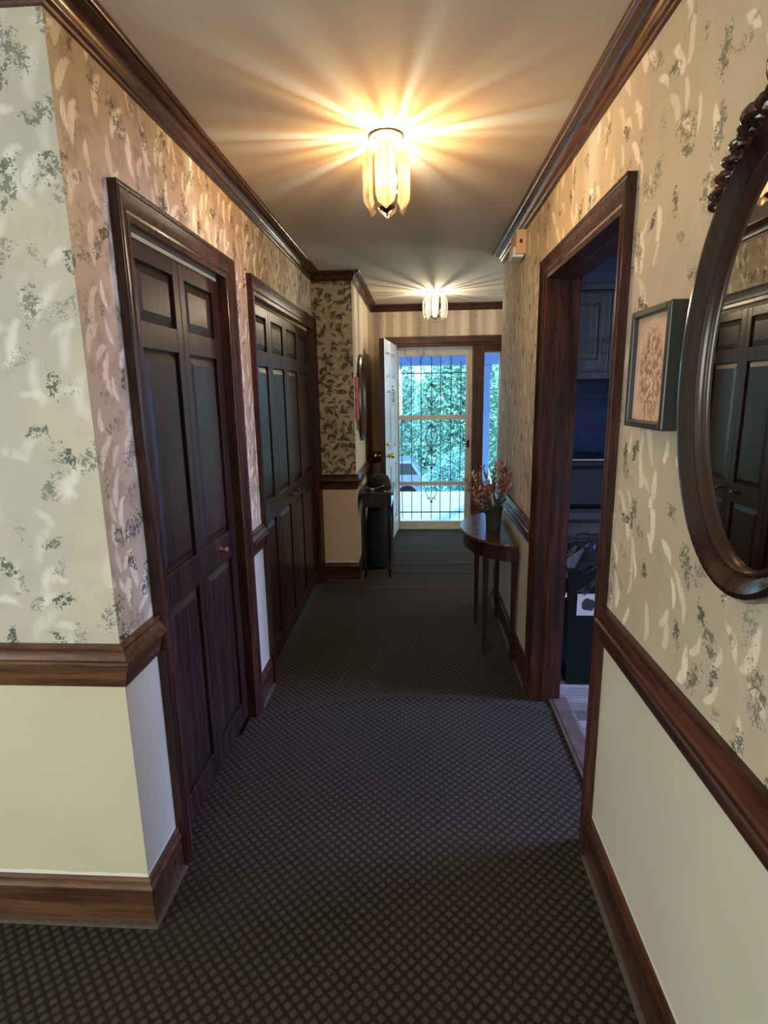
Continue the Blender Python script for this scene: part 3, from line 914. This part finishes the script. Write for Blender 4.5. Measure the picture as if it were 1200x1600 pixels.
# vase + dried flowers
VX, VY, VZ = .452, 3.32, .722
def vase_mat():
    t = NT('dark_woven_vase')
    x, y, z = t.xyz(t.obj())
    r = t.math('SINE', t.math('MULTIPLY', z, 620.))
    a = t.math('SINE', t.math('MULTIPLY', t.math('ARCTAN2', y, x), 34.))
    k = t.math('MULTIPLY', r, a)
    c = t.mix(t.step(k, -.5, .5), (.012,.013,.009), (.045,.040,.026))
    p = t.principled(Base_Color=c, Roughness=.5)
    bb = t.n('Bump', i_Strength=.6, i_Distance=.003, i_Height=k); t.set(p.inputs['Normal'], bb.outputs[0])
    return t.m
M['vase'] = vase_mat()
b = MB().lathe([(.040,0),(.043,.004),(.044,.05),(.048,.10),(.054,.145),(.058,.150),(.056,.153),(.050,.148),(.044,.10),(.040,.02),(.002,.016)], (0,0,0), 32)
o = b.build('vase', M['vase'], smooth=True); o.location = (VX,VY,VZ); tag(o, 'dark ribbed basket vase standing on the half-round table', 'vase')
def leafy(b, p, d, L_, wd, m, nseg=4, curl=.3):
    d = Vector(d).normalized()
    side = d.cross(Vector((0,0,1)))
    if side.length < .1: side = Vector((1,0,0))
    side.normalize(); upv = side.cross(d)
    vs = []
    for i in range(nseg+1):
        t_ = i/nseg
        c = Vector(p)+d*L_*t_ - upv*0 + Vector((0,0,-curl*L_*t_*t_*.5))
        w = wd*math.sin(PI*min(.98, t_*.9+.08))
        vs += [c-side*w, c+side*w]
    fs = [(2*i,2*i+1,2*i+3,2*i+2) for i in range(nseg)]
    b.add(vs, fs, m)
M['petal'] = [simple('dried_rose_petal', (.36,.13,.13), .7, noise=.3, nscale=50), simple('dried_rust_petal', (.44,.19,.14), .7, noise=.3, nscale=50), simple('dried_plum_petal', (.20,.075,.11), .7, noise=.3, nscale=50), simple('dried_cream_petal', (.62,.46,.36), .7)]
M['stem'] = simple('dull_green_stem', (.05,.075,.04), .7, noise=.3, nscale=40)
M['ribbon'] = simple('teal_grey_ribbon_leaf', (.07,.11,.10), .45)
fl = empty('dried_flower_bouquet', (VX,VY,VZ+.02), 0, 'bouquet of dried rose, rust and plum sprays in the dark vase', 'flowers')
rf = random.Random(11)
# spray tips given relative to vase foot (x, y, z) with a colour
tips = [(-.17,.00,.31,1),(-.15,-.03,.25,1),(-.13,.04,.34,3),(-.10,-.02,.36,1),(-.06,.03,.38,2),(-.02,-.03,.37,0),(.01,.04,.40,0),(.04,-.01,.41,0),(.07,.03,.40,2),(.085,-.04,.36,0),(.095,.02,.33,0),(-.12,-.05,.20,3),(.0,.0,.34,2),(.05,-.05,.33,0),(.09,.06,.37,1),(-.08,.06,.30,0),(.09,-.05,.28,1),(-.04,-.05,.31,3)]
for (tx, ty, tz, ci) in tips:
    b = MB()
    base = Vector((tx*.12, ty*.12, 0)); tip = Vector((tx, ty, tz-.02))
    mid = base.lerp(tip, .5)+Vector((-tx*.15,-ty*.15,.03))
    pts = []
    for i in range(9):
        t_ = i/8
        pts.append(base*(1-t_)**2+mid*2*t_*(1-t_)+tip*t_*t_)
    b.tube(pts, .0016, 5, 0)
    for k in range(30):
        t_ = .55+.45*rf.random()
        i = min(7, int(t_*8)); p = pts[i].lerp(pts[i+1], t_*8-i)
        a = rf.uniform(0, 2*PI)
        gd = (pts[8]-pts[5]).normalized()
        d = gd*.9 + Vector((math.cos(a), math.sin(a), rf.uniform(-.2,.5)))*.75
        leafy(b, p, d, rf.uniform(.024,.048), rf.uniform(.0035,.0065), 1 if rf.random() < .8 else 2, 3, rf.uniform(-.2,.6))
    b.build('flower_spray', [M['stem'], M['petal'][ci], M['petal'][(ci+1)%4]], fl)
b = MB()
for k in range(34):
    a = rf.uniform(0, 2*PI); rr_ = rf.uniform(.005,.035)
    leafy(b, (rr_*math.cos(a), rr_*math.sin(a), .125), (math.cos(a)*.9, math.sin(a)*.9, rf.uniform(.3,1.8)), rf.uniform(.06,.13), rf.uniform(.008,.015), 0 if rf.random()<.85 else 1, 5, rf.uniform(.2,.9))
b.build('green_leaves', [M['ribbon'], M['petal'][3]], fl)

# ------------------------------------------------------------------ left console table with its things
def lt():
    x0, x1, y0, y1 = -.482, -.198, 4.56, 5.13
    cx, cy = (x0+x1)/2, (y0+y1)/2
    zt = .735
    root = empty('console_table', (cx,cy,0), 0, 'narrow near-black console table with slim legs against left foyer wall', 'table')
    MB().box((x0-cx,y0-cy,zt-.02),(x1-cx,y1-cy,zt)).build('tabletop', M['darktable'], root, bevel=.004)
    MB().box((x0-cx+.02,y0-cy+.02,zt-.125),(x1-cx-.02,y1-cy-.02,zt-.02)).build('apron', M['darktable'], root, bevel=.002)
    for lx in (x0+.036, x1-.04):
        for ly in (y0+.036, y1-.04):
            b = MB()
            b.lathe([(.017,zt-.11),(.017,zt-.125),(.013,zt-.135),(.016,zt-.16),(.014,.30),(.010,.09),(.015,.075),(.016,.06),(.010,.045),(.011,.0)], (lx-cx,ly-cy,0), 14)
            b.build('leg', M['darktable'], root, smooth=True)
M['darktable'] = wood('near_black_table_wood', (.008,.004,.004), (.020,.010,.009), .22, 2, 1.0, .3)
lt()
# black bag under the table
b = MB()
prof = [(.02,0),(.10,.005),(.118,.03),(.125,.15),(.122,.30),(.115,.44),(.10,.53),(.06,.575),(.004,.58)]
b.lathe(prof, (0,0,0), 28, 0, 1.0, 1.35)
M['softblack'] = simple('soft_black_fabric', (.004,.004,.0045), .8, noise=.5, nscale=18, bump=.8, bscale=14)
o = b.build('storage_bag', M['softblack'], smooth=True); o.location = (-.345,4.93,0); tag(o, 'soft black bag on the carpet under the console table', 'bag')
# black rounded hat, silver dish, brass keys on table
b = MB().lathe([(.098,0),(.105,.006),(.102,.016),(.095,.055),(.075,.092),(.045,.110),(.003,.115)], (0,0,0), 30)
o = b.build('rounded_hat', M['softblack'], smooth=True); o.location = (-.335,4.90,.735); tag(o, 'black rounded hat lying at the back of the console table', 'hat')
b = MB()
vs = []; n = 26
for i in range(n+1):
    t_ = i/n
    x = -.10+.20*t_
    z = .012+.022*abs(2*t_-1)**1.8
    for (dy, dz) in ((-.035,.010),(-.018,0),(.018,0),(.035,.010)): vs.append((x, dy*math.sin(PI*(t_*.9+.05))**.5, z+dz*.6))
fs = [(i*4+k,i*4+k+1,(i+1)*4+k+1,(i+1)*4+k) for i in range(n) for k in range(3)]
b.add(vs, fs)
b.lathe([(.02,0),(.022,.002),(.012,.011),(.002,.012)], (0,0,0), 16)
o = b.build('curved_dish', M['silver'], smooth=True); sm = o.modifiers.new('t', 'SOLIDIFY'); sm.thickness = .003
o.location = (-.385,4.70,.735); tag(o, 'small silver boat-shaped dish on the front left of the console table', 'dish')
b = MB()
b.tube([(.016*math.cos(2*PI*k/16), .016*math.sin(2*PI*k/16), .004) for k in range(16)], .002, 6, closed=True)
for dx, a in ((.0,.2),(.012,1.1),(-.008,-.7)):
    T = lambda u, v, z, dx=dx, a=a: (dx+.018+u*math.cos(a)-v*math.sin(a), u*math.sin(a)+v*math.cos(a), z)
    b.box((0,-.009,.002),(.018,.009,.007),0,T); b.box((.018,-.004,.002),(.048,.004,.006),0,T)
o = b.build('key_bunch', M['brass'], bevel=.001); o.location = (-.262,4.62,.735); tag(o, 'bunch of brass keys on the front right of the console table', 'keys')

# oval mirror on foyer wall, red hanging
def ellipse_ring(b, cy, cz, prof, n=64, xw=0, sgn=1, m=0, k0=0, k1=None):
    """prof: [(a, b, height)] successive ellipses"""
    vs = []
    for (a, bb, h) in prof:
        for k in range(n):
            t_ = 2*PI*k/n
            vs.append((xw+sgn*h, cy+a*math.cos(t_), cz+bb*math.sin(t_)))
    fs = []
    for i in range(len(prof)-1):
        for k in range(n): fs.append((i*n+k,i*n+(k+1)%n,(i+1)*n+(k+1)%n,(i+1)*n+k))
    b.add(vs, fs, m)
def disc(b, cy, cz, a, bb, x, n=64):
    b.add([(x, cy+a*math.cos(2*PI*k/n), cz+bb*math.sin(2*PI*k/n)) for k in range(n)], [tuple(range(n))])
fm = empty('foyer_mirror', (XJ, 5.0, 1.50), 0, 'oval dark wood mirror on the left foyer wall above the console table', 'mirror')
b = MB(); ellipse_ring(b, 0, 0, [(.30,.37,0),(.30,.37,.02),(.285,.355,.032),(.26,.33,.03),(.245,.315,.018),(.24,.31,.012),(.24,.31,0)])
b.build('frame', M['wood_z'], fm, smooth=True)
b = MB(); disc(b, 0, 0, .242, .312, .013); b.build('mirror_glass', M['mirror'], fm)
t = NT('red_hanging_cloth')
x, y, z = t.xyz(t.obj())
nz = t.noise(t.vmath('MULTIPLY', t.obj(), (1., 16., 9.)), 2., 3, .6)
cc = t.mix(t.step(nz, .53, .60), (.42,.055,.04), (.62,.22,.17))
t.principled(Base_Color=cc, Roughness=.7)
M['red'] = t.m
rh = empty('red_wall_hanging', (XJ, 4.66, 1.50), 0, 'narrow red fabric hanging with tassel on the left foyer wall by the corner', 'wall hanging')
MB().box((.002,-.10,-.17),(.014,.10,.17)).build('banner', M['red'], rh, bevel=.003)
MB().tube([(.008,0,.17),(.006,0,.205)], .0025, 6).build('cord', M['red'], rh)
b = MB()
for k in range(14):
    b.tube([(.008+.004*math.cos(k), -.03+.0046*k, -.17),(.010+.004*math.sin(k*2), -.028+.0044*k, -.255)], .002, 5)
b.build('tassel', simple('grey_brown_tassel', (.20,.16,.12), .8), rh)

# ------------------------------------------------------------------ picture and big oval mirror on the right wall
pr = empty('framed_picture', (XR, 1.40, 1.595), 0, 'dark deep-framed picture of peach flowers between the doorway and big mirror', 'picture')
b = MB(); D_ = .040
y0, y1, z0, z1, w = -.112, .115, -.138, .140, .018
boxes(b, [((-D_,y0,z0),(-.001,y0+w,z1)), ((-D_,y1-w,z0),(-.001,y1,z1)), ((-D_,y0+w,z0),(-.001,y1-w,z0+w)), ((-D_,y0+w,z1-w),(-.001,y1-w,z1))])
M['pframe'] = simple('dark_green_black_frame', (.030,.034,.030), .35)
b.build('frame', M['pframe'], pr, bevel=.004)
def print_mat():
    t = NT('peach_flower_print')
    x, y, z = t.xyz(t.obj())
    uv = t.comb(y, z)
    c = t.mix(t.step(t.noise(uv, 14, 3), .3, .7), (.66,.43,.30), (.80,.58,.42))
    # dusky bouquet body
    ex = t.math('DIVIDE', y, .075); ez = t.math('DIVIDE', t.math('ADD', z, .005), .11)
    e = t.math('ADD', t.math('MULTIPLY', ex, ex), t.math('MULTIPLY', ez, ez))
    body = t.math('MULTIPLY', t.step(e, .5, 1.1, 1., 0.), t.step(t.noise(uv, 55, 3, .6), .42, .56))
    c = t.mix(t.math('MULTIPLY', body, .75), c, (.25,.11,.07))
    bm_, bb_ = blobs(t, uv, 42, .55, 1., 3., .36, .26, .25, (3,3,0), .6)
    inn = t.step(e, .35, .9, 1., 0.)
    c = t.mix(t.math('MULTIPLY', t.math('MULTIPLY', bm_, inn), .85), c, (.80,.55,.40))
    st, sb = blobs(t, uv, 30, .6, 1.4, 1.0, .5, .09, .3, (9,1,0), .6)
    low = t.step(z, -.10, -.03, 1., 0.)
    c = t.mix(t.math('MULTIPLY', t.math('MULTIPLY', st, low), .7), c, (.22,.13,.08))
    t.principled(Base_Color=c, Roughness=.35)
    return t.m
MB().box((-.026,y0+w,z0+w),(-.022,y1-w,z1-w)).build('print', print_mat(), pr)

bm_root = empty('oval_wall_mirror', (XR, .968, 1.58), 0, 'large oval dark wood mirror with carved crest on right wall', 'mirror')
b = MB()
A, B = .262, .388
ellipse_ring(b, 0, 0, [(A-.006,B-.006,0),(A,B,.010),(A+.001,B+.001,.028),(A-.006,B-.006,.038),(A-.016,B-.015,.040),(A-.026,B-.024,.034),(A-.040,B-.036,.024),(A-.048,B-.044,.020)], 96, 0, -1)
b.build('frame', M['mframe'] if 'mframe' in M else wood('dark_mirror_frame', (.010,.004,.0035), (.030,.011,.008), .20, 2, 1., .7), bm_root, smooth=True)
b = MB()
ellipse_ring(b, 0, 0, [(A-.047,B-.043,.018),(A-.049,B-.045,.024),(A-.054,B-.049,.025),(A-.059,B-.053,.019),(A-.061,B-.055,.012),(A-.061,B-.055,.006)], 96, 0, -1)
b.build('inner_bead', simple('brown_bead', (.035,.018,.012), .2, 0, .5), bm_root, smooth=True)
b = MB(); disc(b, 0, 0, A-.058, B-.052, -.010); b.build('mirror_glass', M['mirror'], bm_root)
# carved crest on the top
b = MB()
def leafcurl(p0, ang, L_, w0, curl, hgt=.022):
    pts = []; rad = []
    x, z = p0; a = ang
    n = 10
    for i in range(n+1):
        t_ = i/n
        pts.append((-(.020+hgt*math.sin(PI*t_)), x, z)); rad.append(w0*math.sin(PI*(t_*.86+.1))+.001)
        x += math.cos(a)*L_/n; z += math.sin(a)*L_/n; a += curl/n
    b.tube(pts, rad, 8)
for s_ in (-1, 1):
    for k in range(8):
        th = PI/2 + s_*(-(.10+.085*k))
        ex, ez = (A+.002)*math.cos(th), (B+.002)*math.sin(th)
        out = math.atan2(ez/B/B, ex/A/A)
        leafcurl((ex, ez-.004), out + s_*(-.5), .070-.006*k, .0085-.0006*k, s_*(-1.9))
        leafcurl((ex, ez-.004), out + s_*(.35), .052-.0045*k, .0065-.0005*k, s_*(1.7), .03)
        b.sphere((-.030, ex+math.cos(out)*.008, ez+math.sin(out)*.008), .0075, 0, 8)
    leafcurl((0, B-.005), PI/2 - s_*.45, .115, .011, s_*(1.6), .03)
    leafcurl((s_*.03, B-.005), PI/2 - s_*.75, .085, .010, s_*(-2.6), .03)
leafcurl((0, B-.01), PI/2, .125, .014, 0, .03)
b.build('carved_crest', wood('dark_crest_wood', (.016,.007,.005), (.07,.03,.018), .2, 2, 1., .8), bm_root, smooth=True)

# ------------------------------------------------------------------ door chime on right wall
ch = empty('door_chime', (XR, 3.30, 2.30), 0, 'small boxy door chime high on the right wall under the crown', 'chime')
M['chimewood'] = simple('honey_beige_plastic', (.62,.42,.22), .45, noise=.06)
MB().box((-.055,-.085,-.050),(-.001,.085,.070)).build('housing', M['chimewood'], ch, bevel=.004)
MB().box((-.068,-.070,-.062),(-.012,.070,-.048)).box((-.066,-.070,-.048),(-.055,.070,-.012)).build('grille', M['white'], ch, bevel=.002)
MB().sphere((-.030,-.086,.012), .007, 0, 8, (1,.4,1.6)).build('screw', M['gap'], ch)

# ------------------------------------------------------------------ kitchen
YK = 3.12
kc = empty('base_cabinet', (1.1, YK, 0), 0, 'grey-brown kitchen base cabinet with drawers behind the black bin', 'cabinet')
MB().box((-.36,.02,.09),(1.2,.60,.835)).box((-.36,.08,0),(1.2,.60,.09)).build('body', M['cab'], kc)
TK = lambda u, v, z: (u, -v+.018, z)
for i, u0 in enumerate((-.355,.165,.685)):
    d = MB(); d.box((u0,0,.70),(u0+.51,.018,.82),0,TK); d.frustum((u0+.03,.72),(u0+.48,.80),.01,.024,0,TK)
    do = d.build('drawer', M['cab'], kc, bevel=.002)
    pl = MB().tube([(u0+.18,-.004,.762),(u0+.19,-.028,.758),(u0+.30,-.028,.758),(u0+.31,-.004,.762)], .005, 8)
    pl.build('pull', M['bronze'], do, smooth=True)
    dd = panel_leaf('cabinet_door', lambda u, v, z, u0=u0: (u0+u, -v, z), .51, .11, .685, .018, [(.06,.45)], [(.17,.625)], M['cab'], kc, None, .02, .007)
ct = MB().box((.725,YK-.03,.842),(2.3,YK+.62,.880)).build('worktop', simple('dark_laminate_worktop', (.05,.05,.05), .3, noise=.2, nscale=60), bevel=.004)
tag(ct, 'dark kitchen worktop over the base cabinet seen through the doorway', 'worktop')
uc = empty('upper_cabinet', (1.05, 3.30, 1.64), 0, 'grey-brown kitchen wall cabinet with black handles seen through the doorway', 'cabinet')
MB().box((-.31,.0,0),(1.2,.42,.43)).build('body', M['cab'], uc)
MB().box((-.31,-.012,-.035),(1.2,.40,-.002)).build('light_rail', M['cab'], uc)
for u0 in (-.305,.005,.315,.625):
    o = panel_leaf('cabinet_door', lambda u, v, z, u0=u0: (u0+u, -.018-v, z), .305, .012, .418, .018, [(.055,.25)], [(.065,.365)], M['cab'], uc, None, .012, .009)
    hxx = u0+.272 if (u0 in (-.305,.315)) else u0+.030
    MB().tube([(hxx,-.02,.098),(hxx,-.040,.10),(hxx-.004,-.046,.135),(hxx,-.040,.17),(hxx,-.02,.172)], .005, 8).build('handle', M['iron'], o, smooth=True)
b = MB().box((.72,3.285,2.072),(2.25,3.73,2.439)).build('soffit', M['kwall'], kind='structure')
MB().box((.74,3.272,2.072),(2.25,3.300,2.10)).build('trim_soffit', M['cab'], kind='structure')
# tiled splashback: long horizontal joints
t = NT('dark_blue_tile')
x, y, z = t.xyz(t.pos())
j = t.math('LESS_THAN', t.math('FRACT', t.math('DIVIDE', z, .115)), .05)
c = t.mix(j, t.mix(t.step(t.noise(t.pos(), 6, 2), .3, .7), (.012,.018,.045), (.02,.03,.06)), (.03,.035,.055))
t.principled(Base_Color=c, Roughness=.2)
MB().box((.72,3.728,.88),(2.3,3.739,1.64)).build('trim_splashback', t.m, kind='structure')
mw = empty('countertop_oven', (1.06, 3.30, .88), 0, 'large black countertop oven on the kitchen worktop', 'oven')
MB().box((-.28,-.10,.012),(.28,.30,.285)).build('housing', M['black'], mw, bevel=.006)
MB().box((-.27,-.108,.03),(.14,-.10,.27)).build('oven_door', M['bag'], mw, bevel=.002)
MB().box((-.282,-.112,.277),(.282,-.095,.288)).build('front_edge', M['silver'], mw, bevel=.002)
MB().tube([(-.25,-.108,.24),(-.25,-.13,.24),(.12,-.13,.24),(.12,-.108,.24)], .006, 8).build('handle', M['black'], mw, smooth=True)
for k, kz in enumerate((.21,.14,.07)): MB().lathe([(.018,0),(.016,.014),(.003,.015)], (0,0,0), 16).build('dial', M['silver'], mw).location = (.20,-.104,kz)
for o in mw.children:
    if o.name.startswith('dial'): o.rotation_euler = (R(90),0,0)
for fx_, fy_ in ((-.25,-.07),(.25,-.07),(-.25,.27),(.25,.27)): MB().box((fx_-.012,fy_-.012,0),(fx_+.012,fy_+.012,.013)).build('foot', M['black'], mw)
# bin with liner
bn = empty('trash_bin', (.975, 2.925, 0), 0, 'tall black kitchen bin with shiny liner bag and a square white sticker', 'bin')
b = MB()
vs = []
for (z, hx_, hy_) in ((0,.185,.115),(.62,.205,.130),(.65,.210,.134),(.65,.20,.126)):
    vs += [(-hx_,-hy_,z),(hx_,-hy_,z),(hx_,hy_,z),(-hx_,hy_,z)]
fs = [(3,2,1,0),(12,13,14,15)]
for j_ in range(3):
    for k in range(4): fs.append((j_*4+k,j_*4+(k+1)%4,(j_+1)*4+(k+1)%4,(j_+1)*4+k))
b.add(vs, fs); b.build('container', M['black'], bn, bevel=.012)
t = NT('square_sticker')
x, y, z = t.xyz(t.obj())
e = t.math('SQRT', t.math('ADD', t.math('POWER', t.math('ABSOLUTE', t.math('DIVIDE', t.math('ADD', x, .098), .036)), 2.), t.math('POWER', t.math('ABSOLUTE', t.math('DIVIDE', t.math('SUBTRACT', z, .462), .034)), 2.)))
e = t.math('ADD', e, t.math('MULTIPLY', t.math('SUBTRACT', t.noise(t.obj(), 40, 2), .5), .7))
c = t.mix(t.step(e, .95, 1.05), (.04,.04,.045), (.62,.62,.66))
t.principled(Base_Color=c, Roughness=.5)
MB().box((-.155,-.1295,.402),(-.040,-.1275,.520)).build('sticker', t.m, bn)
# liner bag: crumpled mound spilling over the rim
b = MB(); rg = random.Random(4)
n1, n2 = 30, 16; vs = []
for j_ in range(n2+1):
    t_ = j_/n2
    for k in range(n1):
        a = 2*PI*k/n1
        sq = 1/max(abs(math.cos(a)), abs(math.sin(a)))**.75
        if t_ < .25: r_ = 1.03+.03*math.sin(a*9+t_*20); z_ = .50+.62*t_
        else:
            tt = (t_-.25)/.75; r_ = (1.03-1.02*tt**1.5); z_ = .655+.085*math.sin(PI*min(1,tt*1.05)*.75)+.012*math.sin(a*7+tt*13)*(1-tt)
        cr = .012*math.sin(a*13+j_*1.7)+.01*math.sin(a*5-j_*2.3)
        vs.append((.205*r_*math.cos(a)*sq*.98+cr, .130*r_*math.sin(a)*sq*.98+cr*.6, z_+cr))
fs = [(j_*n1+k, j_*n1+(k+1)%n1, (j_+1)*n1+(k+1)%n1, (j_+1)*n1+k) for j_ in range(n2) for k in range(n1)]
b.add(vs, fs)
b.build('bin_liner', M['bag'], bn)

# ------------------------------------------------------------------ outside
def leaf_cloud(name, label, cat, centre, radii, n, size, mats, trunk=None, seed=1, group=None, lump=.25):
    rr = random.Random(seed)
    root = empty(name, (centre[0], centre[1], centre[2]-radii[2]), 0, label, cat, group)
    b = MB()
    for i in range(n):
        u = rr.uniform(-1,1); a = rr.uniform(0,2*PI); s_ = math.sqrt(1-u*u)
        k = (rr.random()**.4)*(1+lump*math.sin(a*3+u*4)*math.cos(u*5+a))
        c = Vector((radii[0]*k*s_*math.cos(a), radii[1]*k*s_*math.sin(a), radii[2]*k*u+radii[2]))
        d = Vector((rr.gauss(0,1), rr.gauss(0,1), rr.gauss(0,.7))).normalized()
        e = d.cross(Vector((rr.gauss(0,1), rr.gauss(0,1), rr.gauss(0,1)))).normalized()
        sz = size*rr.uniform(.6,1.3)
        b.add([c-d*sz, c+e*sz*.35, c+d*sz, c-e*sz*.35], [(0,1,2,3)], rr.randrange(len(mats)))
    b.build('foliage', mats, root)
    if trunk:
        MB().tube([(0,0,-trunk[1]),(0.05,0,radii[2]*.4),(0,.05,radii[2]*1.2)], [trunk[0],trunk[0]*.8,trunk[0]*.4], 10).build('trunk', M['bark'], root, smooth=True)
    return root
M['bark'] = simple('grey_bark', (.10,.085,.07), .9, noise=.3)
M['leafA'] = [simple('leaf_dark', (.10,.24,.20), .5), simple('leaf_mid', (.30,.56,.44), .5), simple('leaf_pale', (.66,.90,.70), .5)]
M['leafB'] = [simple('leaf_blue', (.10,.26,.26), .5), simple('leaf_teal', (.28,.55,.50), .5), simple('leaf_silver', (.66,.88,.85), .5)]
b = MB().box((-3.5,YE+.15,-.16),(3.5,9.0,-.04)); b.build('porch_floor', M['porch'], kind='structure')
# front walk and sloping lawn
t = NT('front_lawn')
nz = t.noise(t.pos(), 3., 4, .6)
c = t.mix(t.step(nz, .3, .7), (.12,.24,.13), (.26,.42,.24))
t.principled(Base_Color=c, Roughness=.9)
b = MB().add([(-14,9.0,-.25),(14,9.0,-.25),(14,17,-1.75),(-14,17,-1.75),(-14,60,-3.0),(14,60,-3.0),(30,60,-3.0),(30,9,-.25)], [(0,1,2,3),(3,2,5,4),(1,7,6,5,2)])
b.add([(-14,6.4,-.30),(14,6.4,-.30),(14,9.0,-.25),(-14,9.0,-.25)], [(0,1,2,3)])
b.build('ground', t.m, kind='structure')
b = MB().add([(-.6,9.0,-.235),(1.1,9.0,-.235),(1.3,14.5,-1.265),(-.9,14.5,-1.265)], [(0,1,2,3)])
b.build('front_walk', M['porch'], kind='structure')
M['drive'] = simple('driveway_concrete', (.55,.52,.60), .8, noise=.1, nscale=2)
b = MB().add([(-9,14.4,-1.245),(3.5,14.4,-1.245),(3.5,17,-1.73),(-9,17,-1.73),(3.5,20,-1.82),(-9,20,-1.82)], [(0,1,2,3),(3,2,4,5)]); b.build('driveway', M['drive'], kind='structure')
# porch beam and post, roof
M['trimblue'] = simple('blue_grey_porch_trim', (.22,.32,.66), .5, noise=.06, nscale=2)
MB().box((-3.4,8.30,1.905),(3.4,8.48,2.55)).build('trim_porch_beam', M['trimblue'], kind='structure')
MB().box((-3.5,YE+.15,2.55),(3.5,8.9,2.70)).build('porch_roof', M['trimblue'], kind='structure')
po = empty('porch_post', (.985,8.39,-.04), 0, 'square blue-grey porch post seen through the sidelight', 'post')
MB().box((-.06,-.06,0),(.06,.06,1.945)).build('shaft', M['trimblue'], po, bevel=.006)
MB().box((-.08,-.08,0),(.08,.08,.14)).build('base', M['trimblue'], po, bevel=.006)
MB().box((-.08,-.08,1.86),(.08,.08,1.94)).build('capital', M['trimblue'], po, bevel=.006)
# car
cr = empty('parked_car', (-.62,16.9,-1.72), 0, 'lavender-blue parked car in the driveway behind the shrubs', 'car')
M['carpaint'] = simple('lavender_blue_car_paint', (.30,.30,.62), .25, coat=.8)
side = [(-1.7,.28),(-1.72,.62),(-1.62,.82),(-1.0,.88),(-.60,1.28),(.45,1.30),(.72,.92),(.76,.60),(.74,.28)]
MB().poly_prism(side, -.8, .8, 'y').build('body', M['carpaint'], cr, bevel=.05, smooth=True)
MB().poly_prism([(-.92,.90),(-.58,1.22),(.42,1.24),(.62,.92)], -.81, -.805, 'y').build('side_window', M['bag'], cr)
for wx in (-1.2,.32): MB().tube([(wx,-.82,.30),(wx,-.62,.30)], .30, 20).build('wheel', M['black'], cr, smooth=True)
MB().box((.55,-.83,.60),(.74,-.79,.72)).build('tail_light', simple('red_lens', (.8,.06,.05), .2), cr)
MB().box((-1.6,-.83,.34),(.74,-.80,.40)).build('side_strip', M['white'], cr)
# planting
leaf_cloud('garden_shrub', 'pale silvery shrub right of the walk outside the storm door', 'shrub', (.95,13.6,-.45), (.75,.6,.6), 6000, .05, M['leafB'], None, 2)
leaf_cloud('garden_shrub', 'low dark shrub in front of the parked car', 'shrub', (.55,14.9,-.98), (.5,.3,.40), 3000, .045, M['leafA'], None, 3)
leaf_cloud('garden_tree', 'broad green tree behind the right half of the grille', 'tree', (1.5,18.8,.9), (1.6,1.1,2.4), 14000, .10, M['leafA'], (.14,1.2), 4)
leaf_cloud('garden_tree', 'bluish leafy tree behind the left half of the grille', 'tree', (-1.6,22.0,.9), (1.9,1.3,2.5), 14000, .10, M['leafB'], (.14,1.2), 5)
leaf_cloud('garden_tree', 'tall thin-leaved tree seen through the sidelight', 'tree', (5.2,21.0,.9), (1.3,1.1,3.0), 9000, .11, M['leafB'], (.14,1.2), 6)
leaf_cloud('garden_hedge', 'dense hedge far behind the garden trees', 'hedge', (0,27,-.5), (9,1.2,2.2), 30000, .15, M['leafB']+M['leafB'][1:]+M['leafA'][:2], None, 8)
